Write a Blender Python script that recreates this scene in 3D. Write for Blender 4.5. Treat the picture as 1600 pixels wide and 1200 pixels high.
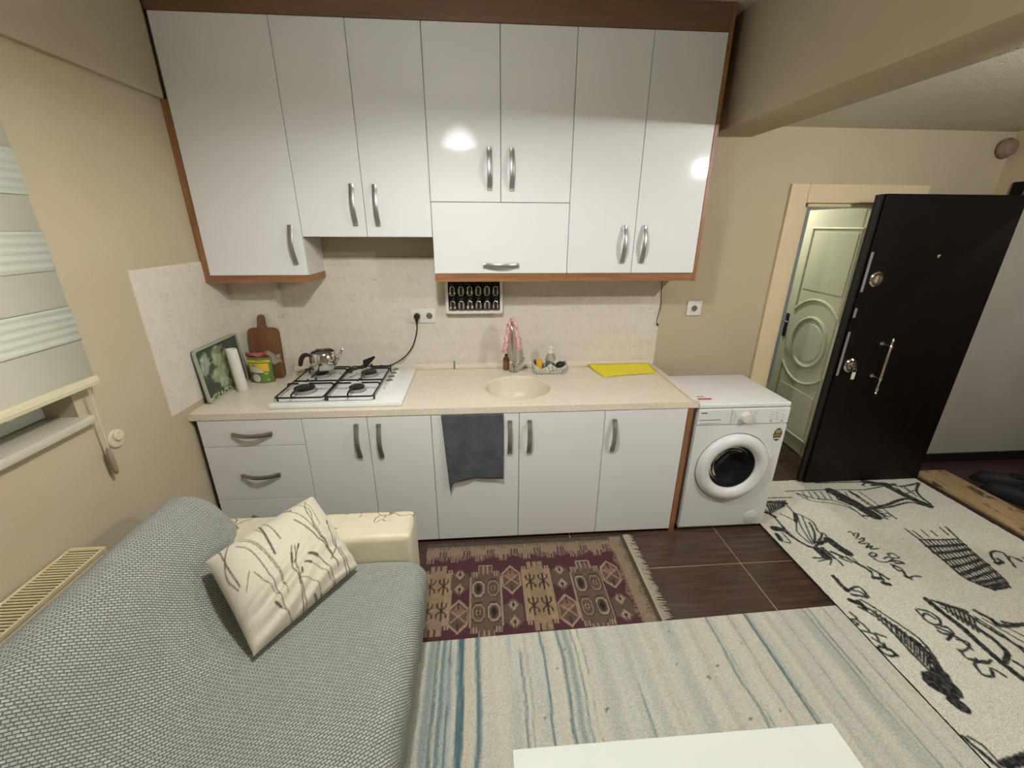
import bpy, bmesh, math, random
import numpy as np
from mathutils import Vector, Matrix
random.seed(7); rng = np.random.default_rng(7)
for o in list(bpy.data.objects): bpy.data.objects.remove(o)
scene = bpy.context.scene
COL = scene.collection
PI = math.pi

# ------------------------------------------------------------------ camera
cam_d = bpy.data.cameras.new('camera')
cam = bpy.data.objects.new('camera', cam_d); COL.objects.link(cam)
RX = Vector((0.99726471, -0.07377739, 0.00447189)); UP = Vector((0.02170355, 0.35013272, 0.93644863)); FW = Vector((0.07065449, 0.93379011, -0.35077623))
M = Matrix((RX, UP, -FW)).transposed().to_4x4(); M.translation = Vector((1.4622, -2.7127, 1.7646))
cam.matrix_world = M
cam_d.sensor_fit = 'HORIZONTAL'; cam_d.sensor_width = 36.0
cam_d.lens = 658.26 / 1600 * 36.0
cam_d.clip_start = 0.02; cam_d.clip_end = 60
scene.camera = cam

# ------------------------------------------------------------------ world, exposure
w = bpy.data.worlds.new('night'); scene.world = w; w.use_nodes = True
w.node_tree.nodes['Background'].inputs[0].default_value = (0.02, 0.025, 0.035, 1)
w.node_tree.nodes['Background'].inputs[1].default_value = 0.3
vs = scene.view_settings
vs.view_transform = 'Standard'; vs.look = 'None'; vs.gamma = 1.0; vs.use_curve_mapping = False
vs.exposure = 0.42
LAMP_POWER = 30.0      # kitchen pendant (emission scale used in its builder)
HALL_POWER = 108.0
STAIR_POWER = 24.0
BATH_POWER = 28.0
LAMP_COL = (1.0, 0.99, 0.99)

# ------------------------------------------------------------------ materials
def s2l(c): return tuple((v/12.92 if v <= .04045 else ((v+.055)/1.055)**2.4) for v in c)
def hx(h):
    h = h.lstrip('#'); return s2l([int(h[i:i+2], 16)/255 for i in (0, 2, 4)])
def mat(name, col, rough=.5, metal=0., spec=.5, emit=None, estr=0., trans=0., ior=1.45, coat=0., sheen=0., alpha=1.):
    m = bpy.data.materials.new(name); m.use_nodes = True
    b = m.node_tree.nodes['Principled BSDF']
    c = hx(col) if isinstance(col, str) else col
    b.inputs['Base Color'].default_value = (*c, 1); b.inputs['Roughness'].default_value = rough
    b.inputs['Metallic'].default_value = metal; b.inputs['Specular IOR Level'].default_value = spec
    b.inputs['IOR'].default_value = ior
    b.inputs['Transmission Weight'].default_value = trans; b.inputs['Coat Weight'].default_value = coat
    b.inputs['Sheen Weight'].default_value = sheen; b.inputs['Alpha'].default_value = alpha
    if emit is not None:
        b.inputs['Emission Color'].default_value = (*(hx(emit) if isinstance(emit, str) else emit), 1); b.inputs['Emission Strength'].default_value = estr
    return m
class NT:
    def __init__(s, m): s.m = m; s.t = m.node_tree; s.b = s.t.nodes['Principled BSDF']
    def n(s, typ, **kw):
        nd = s.t.nodes.new(typ)
        for k, v in kw.items():
            if k.startswith('i_'): nd.inputs[k[2:].replace('_', ' ')].default_value = v
            else: setattr(nd, k, v)
        return nd
    def l(s, a, b): s.t.links.new(a, b)
    def coords(s, scale=(1, 1, 1), kind='Object', rot=(0, 0, 0)):
        tc = s.n('ShaderNodeTexCoord'); mp = s.n('ShaderNodeMapping'); mp.inputs['Scale'].default_value = scale; mp.inputs['Rotation'].default_value = rot
        s.l(tc.outputs[kind], mp.inputs[0]); return mp.outputs[0]
    def noise(s, co, scale, detail=4, rough=.6, dist=0.):
        n = s.n('ShaderNodeTexNoise'); n.inputs['Scale'].default_value = scale; n.inputs['Detail'].default_value = detail
        n.inputs['Roughness'].default_value = rough; n.inputs['Distortion'].default_value = dist; s.l(co, n.inputs['Vector']); return n.outputs['Fac']
    def ramp(s, fac, stops):
        r = s.n('ShaderNodeValToRGB'); e = r.color_ramp.elements
        while len(e) < len(stops): e.new(.5)
        for el, (p, c) in zip(e, stops):
            el.position = p; c = hx(c) if isinstance(c, str) else c; el.color = (*c, 1)
        s.l(fac, r.inputs[0]); return r.outputs[0]
    def bump(s, h, strength=.3, dist=.01):
        b = s.n('ShaderNodeBump'); b.inputs['Strength'].default_value = strength; b.inputs['Distance'].default_value = dist
        s.l(h, b.inputs['Height']); s.l(b.outputs[0], s.b.inputs['Normal']); return b
    def base(s, c): s.l(c, s.b.inputs['Base Color'])
    def mix(s, fac, a, b, mode='MIX'):
        m = s.n('ShaderNodeMix', data_type='RGBA', blend_type=mode)
        for sock, v in ((m.inputs[0], fac), (m.inputs[6], a), (m.inputs[7], b)):
            if isinstance(v, (int, float)): sock.default_value = v
            elif isinstance(v, str): sock.default_value = (*hx(v), 1)
            elif isinstance(v, tuple): sock.default_value = (*v, 1)
            else: s.l(v, sock)
        return m.outputs[2]
    def math(s, op, a, b=None):
        m = s.n('ShaderNodeMath', operation=op)
        for i, v in enumerate((a, b)):
            if v is None: continue
            if isinstance(v, (int, float)): m.inputs[i].default_value = v
            else: s.l(v, m.inputs[i])
        return m.outputs[0]

def plaster(name, c1, c2, bump=.25):
    m = mat(name, c1, .85, spec=.25); t = NT(m); co = t.coords()
    big = t.noise(co, 2.2, 3, .5); fine = t.noise(co, 55, 3, .6); mid = t.noise(co, 170, 2, .5)
    t.base(t.ramp(big, [(.3, c1), (.7, c2)]))
    t.bump(t.math('ADD', fine, mid), bump, .004); return m
M_wall = plaster('wall_paint', '#bbaf95', '#b6a98d')
M_beam = plaster('beam_paint', '#b8ac92', '#b3a68b')
M_ceil = plaster('ceiling_paint', '#d3cfc0', '#cecab9', .35)
M_hall = plaster('hall_paint', '#c2af8f', '#bca886')
M_stair = plaster('stairwell_paint', '#a9a59a', '#9f9b90')
M_bath = plaster('bathroom_paint', '#aeb4b3', '#a5acab', .1)

def wood(name, dark, light, scale=1., rough=.35, axis='X', spec=.5):
    m = mat(name, light, rough, spec=spec); t = NT(m)
    sc = {'X': (.6, 9, 9), 'Y': (9, .6, 9), 'Z': (9, 9, .6)}[axis]
    co = t.coords(tuple(v*scale for v in sc))
    a = t.noise(co, 5, 6, .65, .6); b = t.noise(co, 22, 3, .6)
    f = t.math('ADD', t.math('MULTIPLY', a, .7), t.math('MULTIPLY', b, .3))
    t.base(t.ramp(f, [(.32, dark), (.62, light)])); t.bump(f, .06, .002); return m
M_brownX = wood('brown_laminate_horizontal', '#785032', '#9d7149', axis='X', rough=.42)
M_brownZ = wood('brown_laminate_vertical', '#785032', '#9d7149', axis='Z', rough=.42)
M_board = wood('chopping_board_wood', '#5c3a26', '#7d553a', axis='Z', rough=.5)
M_sillwood = wood('worn_threshold_wood', '#7a6140', '#b59b70', axis='Y', rough=.7, scale=1.4)

t = NT(M_sillwood); co = t.coords((3, 1.5, 3)); stn = t.noise(co, 5, 5, .7)
old = M_sillwood.node_tree.nodes['Principled BSDF'].inputs['Base Color'].links[0].from_socket
t.base(t.mix(t.ramp(stn, [(.54, '#000000'), (.62, '#ffffff')]), old, '#4a3826'))
M_white = mat('glossy_white_lacquer', '#e2e3e1', .5, spec=.35, coat=.35); M_white.node_tree.nodes['Principled BSDF'].inputs['Coat Roughness'].default_value = .09
M_carc = mat('shaded_carcass', '#8c887e', .6)  # grey puts the shade of the door gaps into the carcass colour
M_carcw = mat('cabinet_side_white', '#cfcbc0', .45)
M_chrome = mat('chrome', (.62, .62, .60), .18, 1.)
M_nickel = mat('brushed_nickel', (.42, .415, .40), .42, 1.)
M_steel = mat('polished_steel', (.66, .64, .60), .12, 1.)
M_black = mat('black_enamel', '#171717', .35)
M_blackp = mat('black_plastic', '#1c1a19', .45)
M_whitep = mat('white_plastic', '#dcdad0', .35)
M_enamel = mat('white_enamel', '#eaece8', .2)
M_appl = mat('white_appliance_metal', '#dedfdd', .3)
M_greyline = mat('grey_print', '#9b9c9c', .6)
M_brownp = mat('brown_plastic', '#3a1f16', .4)
M_yellow = mat('yellow_plastic', '#e6d60a', .4)
M_red = mat('red_sticker', '#c8403c', .5)

# stone worktop
M_stone = mat('beige_speckled_stone', '#cdbd9f', .3, spec=.4); t = NT(M_stone); co = t.coords()
a = t.noise(co, 150, 3, .7); b = t.noise(co, 6, 2, .5)
t.base(t.mix(t.math('MULTIPLY', b, .5), t.ramp(a, [(.3, '#bbab92'), (.45, '#dcd2be'), (.6, '#e2d9c7'), (.75, '#ece5d8')]), '#dfd5c1'))
# wall tiles: faint embossed ornament
M_tile = mat('embossed_wall_tile', '#c9c0ae', .32, spec=.45); t = NT(M_tile); co = t.coords()
nf = t.noise(co, 24, .8, .5, 1.4)
fr_ = t.math('ABSOLUTE', t.math('SUBTRACT', t.math('FRACT', t.math('MULTIPLY', nf, 5.)), .5))
ln = t.math('LESS_THAN', fr_, .085)
sep = t.n('ShaderNodeSeparateXYZ'); t.l(t.coords(), sep.inputs[0])
zz = t.math('SINE', t.math('MULTIPLY', sep.outputs[2], 2*PI/.11))
msk = t.math('MULTIPLY', t.math('GREATER_THAN', t.noise(co, 8, 1, .5), .46), t.math('GREATER_THAN', zz, -.35))
orn = t.math('MULTIPLY', ln, msk)
t.base(t.mix(t.math('MULTIPLY', orn, .55), t.ramp(t.noise(co, 25, 3), [(.3, '#d8d1c4'), (.7, '#d2cabb')]), '#b5ab99'))
t.bump(t.math('ADD', t.math('MULTIPLY', orn, -1.), t.math('MULTIPLY', t.noise(co, 60, 3), .5)), .3, .003)
M_grout = mat('pale_grout', '#ddd7ca', .8)
# floor tile
M_floor = mat('dark_wood_look_tile', '#3f2f25', .26, spec=.5); t = NT(M_floor); co = t.coords((1.2, 14, 1))
f = t.noise(co, 3, 6, .65, .3); t.base(t.ramp(f, [(.3, '#37291f'), (.5, '#47352a'), (.72, '#554235')])); t.bump(f, .1, .003)
M_jointf = mat('sandy_floor_grout', '#b09872', .8)
# attribute-coloured textiles
def textile(name, rough=.95, weave=(260, 260), bump=.5, speck=.12, speck_scale=240):
    m = mat(name, '#ffffff', rough, spec=.1, sheen=.15); t = NT(m)
    at = t.n('ShaderNodeAttribute', attribute_name='dye'); co = t.coords()
    sp = t.noise(co, speck_scale, 2, .7)
    c = t.mix(speck, at.outputs['Color'], t.ramp(sp, [(.35, '#000000'), (.65, '#ffffff')]), 'OVERLAY')
    t.base(c); co2 = t.coords((weave[0], weave[1], 100))
    t.bump(t.noise(co2, 1., 2, .6), bump, .003); return m
M_kilim = textile('kilim_wool', weave=(420, 160), bump=.4, speck=.4, speck_scale=300)
M_stripe = textile('striped_cotton_rug', weave=(420, 90), bump=.35, speck=.22, speck_scale=230)
M_sketch = textile('printed_pile_rug', weave=(140, 140), bump=.5, speck=.35, speck_scale=190)
M_cush = textile('printed_cushion_linen', weave=(300, 300), bump=.15, speck=.1)
M_tray = textile('printed_tray_gloss', rough=.3, weave=(10, 10), bump=0., speck=.1)

# basket-weave stretch cover (UV in metres)
M_cover = mat('grey_basketweave_cover', '#b9bab0', .9, spec=.15, sheen=.2); t = NT(M_cover)
uv = t.n('ShaderNodeUVMap'); 
wob = t.n('ShaderNodeVectorMath', operation='MULTIPLY_ADD')
nz = t.n('ShaderNodeTexNoise'); nz.inputs['Scale'].default_value = 5.; t.l(uv.outputs[0], nz.inputs['Vector'])
t.l(nz.outputs['Color'], wob.inputs[0]); wob.inputs[1].default_value = (.012, .012, 0); t.l(uv.outputs[0], wob.inputs[2])
br = t.n('ShaderNodeTexBrick'); br.inputs['Scale'].default_value = 1.; br.inputs['Brick Width'].default_value = .0150; br.inputs['Row Height'].default_value = .0082
br.inputs['Mortar Size'].default_value = .0022; br.inputs['Mortar Smooth'].default_value = 1.; br.offset = .5
br.inputs['Color1'].default_value = (*hx('#b1b4ac'), 1); br.inputs['Color2'].default_value = (*hx('#a3a69e'), 1); br.inputs['Mortar'].default_value = (*hx('#666960'), 1)
t.l(wob.outputs[0], br.inputs['Vector'])
th = t.noise(uv.outputs[0], 320, 2, .7)
t.base(t.mix(.35, br.outputs['Color'], t.ramp(th, [(.35, '#6a6c66'), (.65, '#ffffff')]), 'OVERLAY'))
inv = t.math('SUBTRACT', 1., br.outputs['Fac'])
t.bump(t.math('ADD', inv, t.math('MULTIPLY', th, .3)), .8, .004)
# cracked cream leatherette
M_leath = mat('cracked_cream_leatherette', '#d8cfae', .4); t = NT(M_leath); co = t.coords()
dn = t.n('ShaderNodeTexNoise'); dn.inputs['Scale'].default_value = 9.; t.l(co, dn.inputs['Vector'])
ad = t.n('ShaderNodeVectorMath', operation='MULTIPLY_ADD'); t.l(dn.outputs['Color'], ad.inputs[0]); ad.inputs[1].default_value = (.12, .12, .12); t.l(co, ad.inputs[2])
vo = t.n('ShaderNodeTexVoronoi', feature='DISTANCE_TO_EDGE'); vo.inputs['Scale'].default_value = 10.; t.l(ad.outputs[0], vo.inputs['Vector'])
sx = t.n('ShaderNodeSeparateXYZ'); t.l(co, sx.inputs[0])
top = t.math('GREATER_THAN', sx.outputs[2], .535)
ck = t.math('MULTIPLY', t.math('MULTIPLY', t.math('LESS_THAN', vo.outputs['Distance'], .022), t.math('GREATER_THAN', t.noise(co, 5, 1), .5)), top)
t.base(t.mix(ck, t.ramp(t.noise(co, 14, 4), [(.3, '#cfc7aa'), (.7, '#d9d1b8')]), '#8a7448')); t.bump(t.math('SUBTRACT', t.noise(co, 40, 3), ck), .25, .004)
M_towel = mat('dark_grey_terry', '#4c4e51', .95, spec=.1, sheen=.3); t = NT(M_towel); co = t.coords()
t.base(t.ramp(t.noise(co, 14, 5, .7), [(.3, '#3f4144'), (.7, '#5b5e62')])); t.bump(t.noise(co, 320, 2, .6), .8, .004)
M_doorB = mat('very_dark_brown_door', '#0d0706', .42, spec=.25); t = NT(M_doorB); co = t.coords((6, 6, .8)); t.base(t.ramp(t.noise(co, 5, 4), [(.3, '#0a0504'), (.7, '#130a09')]))
M_cream = mat('cream_painted_door', '#d3d2ae', .45)
M_frame = mat('cream_door_frame', '#d8c6a0', .45)
M_pvc = mat('white_pvc', '#c9cabc', .4)
M_band = mat('blind_opaque_fabric', '#cdd0c0', .9, spec=.1); t = NT(M_band); co = t.coords((1, 3, 60)); t.bump(t.noise(co, 4, 2), .3, .002)
M_sheer = mat('blind_sheer_fabric', '#cac8b4', .9, spec=.05, alpha=.9)
M_rail = mat('ivory_blind_rail', '#d3cba9', .4)
M_rad = mat('ivory_radiator_enamel', '#cfc29a', .35)
M_ssteelglass = mat('dark_window_glass', (1, 1, 1), .02, trans=1., ior=1.45)
M_gl = mat('washer_door_glass', '#5a5d62', .03, trans=.9, ior=1.12)
M_drum = mat('drum_steel', (.16, .16, .17), .35, 1.); t = NT(M_drum)
M_gapshade = mat('gap_shade_grey', '#4a4a4c', .6)
RUGINK = [(5,[(491,-559),(514,-558),(501,-595)]),(5,[(513,-575),(546,-575),(491,-618)]),(5,[(505,-625),(545,-616),(519,-637),(479,-652),(502,-665)]),(5,[(510,-655),(532,-665),(486,-694),(535,-682),(503,-705),(552,-705)]),(6,[(456,-754),(461,-743),(486,-735),(501,-747),(473,-764),(464,-759)]),(5,[(453,-758),(460,-790),(486,-807),(526,-803),(564,-783),(544,-772),(513,-782)]),(5,[(565,-750),(598,-748),(607,-780),(566,-778),(565,-750)]),(7,[(527,-802),(574,-804),(591,-823),(547,-818)]),(8,[(514,-827),(536,-848),(538,-870),(511,-868),(514,-827)]),(8,[(538,-870),(521,-904),(527,-932),(509,-910)]),(6,[(517,-925),(558,-914),(595,-918)]),(5,[(397,-128),(673,-129),(984,-150)]),(6,[(462,-156),(540,-220),(648,-251),(705,-321),(710,-427)]),(4,[(452,-150),(495,-240),(622,-283),(700,-343),(712,-447)]),(4,[(511,-141),(491,-217)]),(4,[(554,-144),(531,-224)]),(4,[(597,-147),(571,-232)]),(4,[(641,-150),(611,-239)]),(4,[(684,-153),(650,-246)]),(4,[(727,-156),(690,-253)]),(4,[(770,-159),(729,-261)]),(4,[(813,-162),(769,-268)]),(39,[(724,-150),(760,-258),(781,-348),(791,-422)]),(15,[(699,-243),(741,-313)]),(8,[(719,-417),(782,-432)]),(8,[(847,-158),(862,-201)]),(6,[(847,-194),(865,-233)]),(6,[(847,-230),(868,-264)]),(6,[(847,-264),(871,-295)]),(6,[(848,-298),(874,-325)]),(8,[(848,-331),(876,-355)]),(6,[(848,-363),(879,-384)]),(6,[(848,-395),(882,-412)]),(6,[(848,-426),(884,-440)]),(4,[(857,-146),(864,-321),(841,-466)]),(4,[(919,-163),(915,-314),(908,-461)]),(16,[(851,-170),(861,-219)]),(14,[(844,-374),(857,-427)]),(7,[(809,-434),(850,-457)]),(6,[(899,-399),(908,-461)]),(22,[(1058,-52),(1123,-76),(1191,-113)]),(6,[(971,-148),(1197,-107)]),(7,[(689,-40),(1030,-57),(1005,-94),(1016,-107)]),(28,[(1173,-99),(1196,-194),(1220,-290),(1250,-345)]),(10,[(1189,-74),(1266,-124),(1394,-107),(1444,-98),(1339,-179),(1293,-260),(1284,-328)]),(13,[(781,-348),(944,-329),(1152,-268),(1204,-291)]),(9,[(781,-364),(972,-345),(1149,-307),(1220,-346)]),(6,[(1266,-124),(1285,-212)]),(6,[(1296,-126),(1272,-247)]),(12,[(1071,-98),(1260,-98)]),(4,[(1232,-135),(1221,-208),(1328,-178)]),(7,[(182,-230),(132,-357)]),(7,[(201,-231),(151,-348)]),(7,[(221,-231),(170,-338)]),(7,[(240,-231),(189,-329)]),(7,[(260,-231),(208,-320)]),(7,[(279,-231),(227,-311)]),(7,[(299,-231),(247,-301)]),(7,[(318,-232),(266,-292)]),(15,[(192,-237),(305,-261)]),(5,[(214,-193),(394,-199)]),(15,[(106,-339),(139,-388)]),(6,[(119,-303),(132,-387),(112,-549)]),(5,[(297,-283),(291,-368),(311,-379),(344,-452),(312,-544),(335,-564),(313,-607),(229,-649),(174,-670)]),(10,[(103,-525),(124,-594),(151,-652),(192,-680)]),(5,[(132,-398),(124,-550),(142,-630),(183,-675)]),(4,[(192,-361),(235,-444),(181,-535),(184,-633)]),(4,[(290,-388),(239,-493),(193,-646)]),(8,[(318,-460),(280,-551),(208,-643)]),(4,[(316,-400),(242,-558),(208,-635)]),(5,[(313,-526),(310,-572),(226,-636)]),(4,[(330,-555),(270,-613),(201,-659)]),(15,[(288,-367),(241,-445)]),(21,[(59,-495),(96,-507)]),(18,[(41,-549),(33,-592)]),(4,[(81,-538),(79,-608),(64,-625),(22,-603)]),(25,[(197,-696),(198,-748)]),(25,[(318,-616),(328,-681),(345,-727)]),(14,[(258,-713),(288,-750)]),(15,[(238,-645),(312,-616)]),(12,[(230,-678),(238,-759)]),(6,[(120,-747),(179,-756)]),(4,[(128,-776),(192,-763)]),(4,[(173,-804),(216,-765)]),(6,[(240,-814),(243,-771)]),(6,[(306,-796),(268,-759)]),(6,[(207,-660),(181,-723)]),(10,[(307,-756),(322,-788),(344,-830),(355,-864)]),(4,[(333,-726),(339,-796)]),(8,[(369,-836),(389,-877),(406,-920)]),(13,[(331,-908),(374,-918)]),(5,[(360,-864),(334,-905)]),(16,[(352,-944),(375,-955)]),(6,[(385,-888),(364,-935)]),(16,[(125,-884),(120,-945),(124,-977)]),(7,[(124,-977),(203,-959),(199,-1024)]),(7,[(137,-973),(183,-992),(186,-1028)]),(9,[(128,-1003),(182,-1022)]),(19,[(90,-1036),(123,-1063)]),(17,[(123,-1048),(123,-1087)]),(6,[(144,-1035),(172,-1091),(201,-1167),(228,-1254),(216,-1325),(184,-1396),(147,-1456)]),(7,[(99,-1076),(138,-1144),(137,-1231),(129,-1319),(128,-1378),(124,-1430)]),(7,[(139,-1088),(155,-1136),(172,-1204),(188,-1284),(178,-1352),(155,-1415)]),(12,[(197,-1252),(202,-1308),(193,-1361),(169,-1416)]),(9,[(143,-1112),(177,-1191),(189,-1260)]),(5,[(159,-1104),(130,-1153)]),(4,[(165,-1125),(133,-1174)]),(4,[(171,-1145),(136,-1195)]),(4,[(177,-1165),(138,-1215)]),(4,[(183,-1185),(141,-1235)]),(4,[(189,-1204),(143,-1255)]),(4,[(194,-1223),(145,-1274)]),(4,[(199,-1242),(148,-1293)]),(4,[(205,-1260),(150,-1312)]),(4,[(210,-1278),(152,-1330)]),(4,[(215,-1296),(154,-1348)]),(4,[(220,-1314),(157,-1366)]),(4,[(188,-1188),(141,-1244)]),(4,[(189,-1204),(141,-1259)]),(4,[(189,-1221),(140,-1275)]),(4,[(189,-1237),(140,-1290)]),(4,[(189,-1252),(140,-1305)]),(4,[(189,-1268),(140,-1319)]),(4,[(189,-1283),(139,-1334)]),(4,[(189,-1298),(139,-1348)]),(4,[(189,-1313),(139,-1362)]),(4,[(190,-1328),(139,-1376)]),(4,[(190,-1342),(138,-1390)]),(46,[(110,-1443),(127,-1464)]),(10,[(83,-1441),(93,-1465)]),(14,[(113,-1486),(137,-1500)]),(7,[(157,-1486),(150,-1504)]),(24,[(104,-1517),(113,-1539)]),(33,[(155,-1415),(127,-1447)]),(6,[(29,-1101),(32,-1137),(-2,-1142),(17,-1163),(-15,-1171)]),(6,[(28,-1145),(37,-1177),(30,-1209),(1,-1198)]),(6,[(30,-1209),(46,-1225),(33,-1257),(19,-1238)]),(6,[(50,-1217),(83,-1237)]),(6,[(33,-1257),(34,-1281),(36,-1261),(33,-1296),(47,-1266)]),(9,[(18,-1280),(48,-1298),(53,-1325)]),(7,[(53,-1325),(11,-1319),(2,-1286),(29,-1280)]),(7,[(367,-1109),(358,-1139)]),(7,[(381,-1108),(415,-1125),(426,-1163),(400,-1194),(363,-1189),(358,-1150),(394,-1136),(408,-1163)]),(8,[(367,-1206),(407,-1247),(369,-1241),(357,-1226)]),(7,[(391,-1202),(418,-1215),(416,-1241)]),(8,[(353,-1270),(402,-1253),(414,-1290),(413,-1320)]),(6,[(394,-1272),(429,-1285),(416,-1308),(355,-1327),(349,-1317)]),(7,[(358,-1321),(345,-1349),(360,-1370),(384,-1363)]),(7,[(362,-1362),(397,-1384),(442,-1372)]),(8,[(411,-1376),(364,-1377),(344,-1393),(336,-1428),(369,-1437),(398,-1408),(411,-1416),(421,-1440)]),(19,[(478,-1058),(478,-1131),(486,-1222),(477,-1312),(476,-1395),(484,-1493)]),(15,[(538,-1177),(557,-1240),(562,-1302),(548,-1348),(492,-1386)]),(10,[(498,-1065),(558,-1106),(593,-1167),(608,-1239),(659,-1364)]),(12,[(522,-1091),(590,-1125),(599,-1140)]),(6,[(507,-1105),(543,-1173)]),(14,[(649,-1138),(673,-1186),(679,-1222),(852,-1221)]),(4,[(638,-1179),(665,-1260),(697,-1335)]),(4,[(670,-1182),(736,-1306)]),(4,[(618,-1231),(640,-1377)]),(7,[(705,-1202),(788,-1230)]),(5,[(609,-1168),(635,-1283),(622,-1391)]),(10,[(536,-1385),(551,-1443)]),(6,[(532,-1099),(508,-1135)]),(6,[(542,-1111),(513,-1154)]),(6,[(553,-1123),(517,-1173)]),(6,[(564,-1135),(522,-1191)]),(6,[(574,-1147),(526,-1209)]),(6,[(585,-1159),(530,-1227)]),(6,[(595,-1171),(535,-1244)]),(9,[(6,-1634),(19,-1694),(32,-1734)]),(5,[(25,-1635),(47,-1671),(43,-1725)]),(14,[(49,-1721),(160,-1704),(207,-1697)]),(13,[(61,-1731),(153,-1718)]),(6,[(872,-555),(869,-646)]),(6,[(902,-576),(896,-639)]),(4,[(961,-571),(948,-633)]),(6,[(1015,-584),(1006,-628)]),(6,[(1100,-561),(1083,-625)]),(6,[(1141,-555),(1116,-632)]),(7,[(864,-652),(980,-662),(1107,-663)]),(15,[(853,-710),(967,-713),(1092,-706)]),(15,[(844,-762),(956,-758),(1080,-745)]),(11,[(838,-817),(948,-806),(1070,-786)]),(12,[(830,-869),(939,-851),(1060,-825)]),(15,[(821,-919),(930,-895),(1052,-861)]),(11,[(827,-954),(927,-934),(1040,-906)]),(12,[(841,-979),(927,-970),(1024,-954)]),(12,[(862,-1004),(929,-999),(1006,-988)]),(11,[(879,-1023),(931,-1020),(992,-1009)]),(5,[(871,-652),(848,-786),(831,-901),(845,-975),(885,-1025)]),(7,[(896,-653),(871,-784),(853,-896),(863,-973),(896,-1024)]),(7,[(920,-654),(894,-781),(876,-891),(882,-970),(906,-1022)]),(5,[(944,-656),(918,-779),(899,-885),(900,-967),(917,-1021)]),(5,[(968,-657),(941,-777),(922,-880),(919,-965),(928,-1020)]),(5,[(993,-658),(964,-775),(945,-875),(937,-962),(939,-1018)]),(7,[(1017,-659),(988,-772),(968,-869),(956,-959),(950,-1017)]),(7,[(1041,-660),(1011,-770),(991,-864),(975,-956),(960,-1016)]),(5,[(1065,-661),(1035,-768),(1015,-859),(993,-954),(971,-1014)]),(7,[(1090,-663),(1059,-765),(1038,-853),(1012,-951),(982,-1013)]),(6,[(864,-650),(846,-745),(834,-846),(818,-939),(845,-985),(887,-1031)]),(6,[(1143,-560),(1107,-662),(1084,-733),(1064,-808),(1049,-876),(1020,-967),(986,-1018)]),(8,[(1117,-866),(1131,-825),(1169,-784),(1217,-771),(1240,-789),(1222,-827),(1181,-892)]),(13,[(1156,-830),(1152,-853),(1109,-858)]),(5,[(1223,-819),(1257,-820),(1260,-847)]),(14,[(1265,-838),(1268,-850)]),(7,[(1314,-829),(1315,-857)])]
CUSHINK = [(14,[(418,996),(400,766),(391,562)]),(8,[(436,990),(468,895),(483,662)]),(5,[(380,953),(393,848)]),(7,[(192,888),(255,736),(286,424),(288,85)]),(6,[(230,939),(300,784),(347,506),(350,258)]),(5,[(250,958),(324,744),(365,418),(343,179)]),(9,[(94,992),(78,764),(85,522)]),(8,[(168,977),(83,827),(42,664),(67,507)]),(10,[(661,764),(726,567),(776,306),(799,92)]),(6,[(672,926),(741,734),(780,479),(790,235)]),(7,[(753,1003),(829,783),(780,579),(790,235)]),(7,[(862,923),(798,788),(794,407),(794,211)]),(5,[(808,947),(857,843),(840,567)]),(8,[(926,553),(878,391),(858,270)]),(14,[(933,578),(917,540)]),(8,[(900,351),(863,264),(763,183)]),(9,[(862,246),(868,64),(854,-57)]),(8,[(885,224),(900,-5)]),(8,[(529,535),(465,392),(459,219),(410,-42)]),(7,[(550,516),(483,303),(438,-71)]),(8,[(582,505),(486,373)]),(13,[(578,499),(554,465)]),(13,[(498,471),(470,388)]),(8,[(614,362),(696,209),(744,-43)]),(22,[(619,357),(663,287)]),(6,[(557,305),(649,179),(749,-66)]),(15,[(552,309),(593,270)]),(6,[(236,179),(292,64),(341,-70)]),(15,[(234,181),(262,131)]),(6,[(181,579),(102,439)]),(6,[(203,540),(243,382),(282,224)]),(13,[(529,26),(584,-47)]),(11,[(595,5),(624,-60)]),(5,[(465,232),(570,110),(596,-23)]),(13,[(508,279),(497,245)]),(14,[(656,942),(694,906)])]

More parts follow.
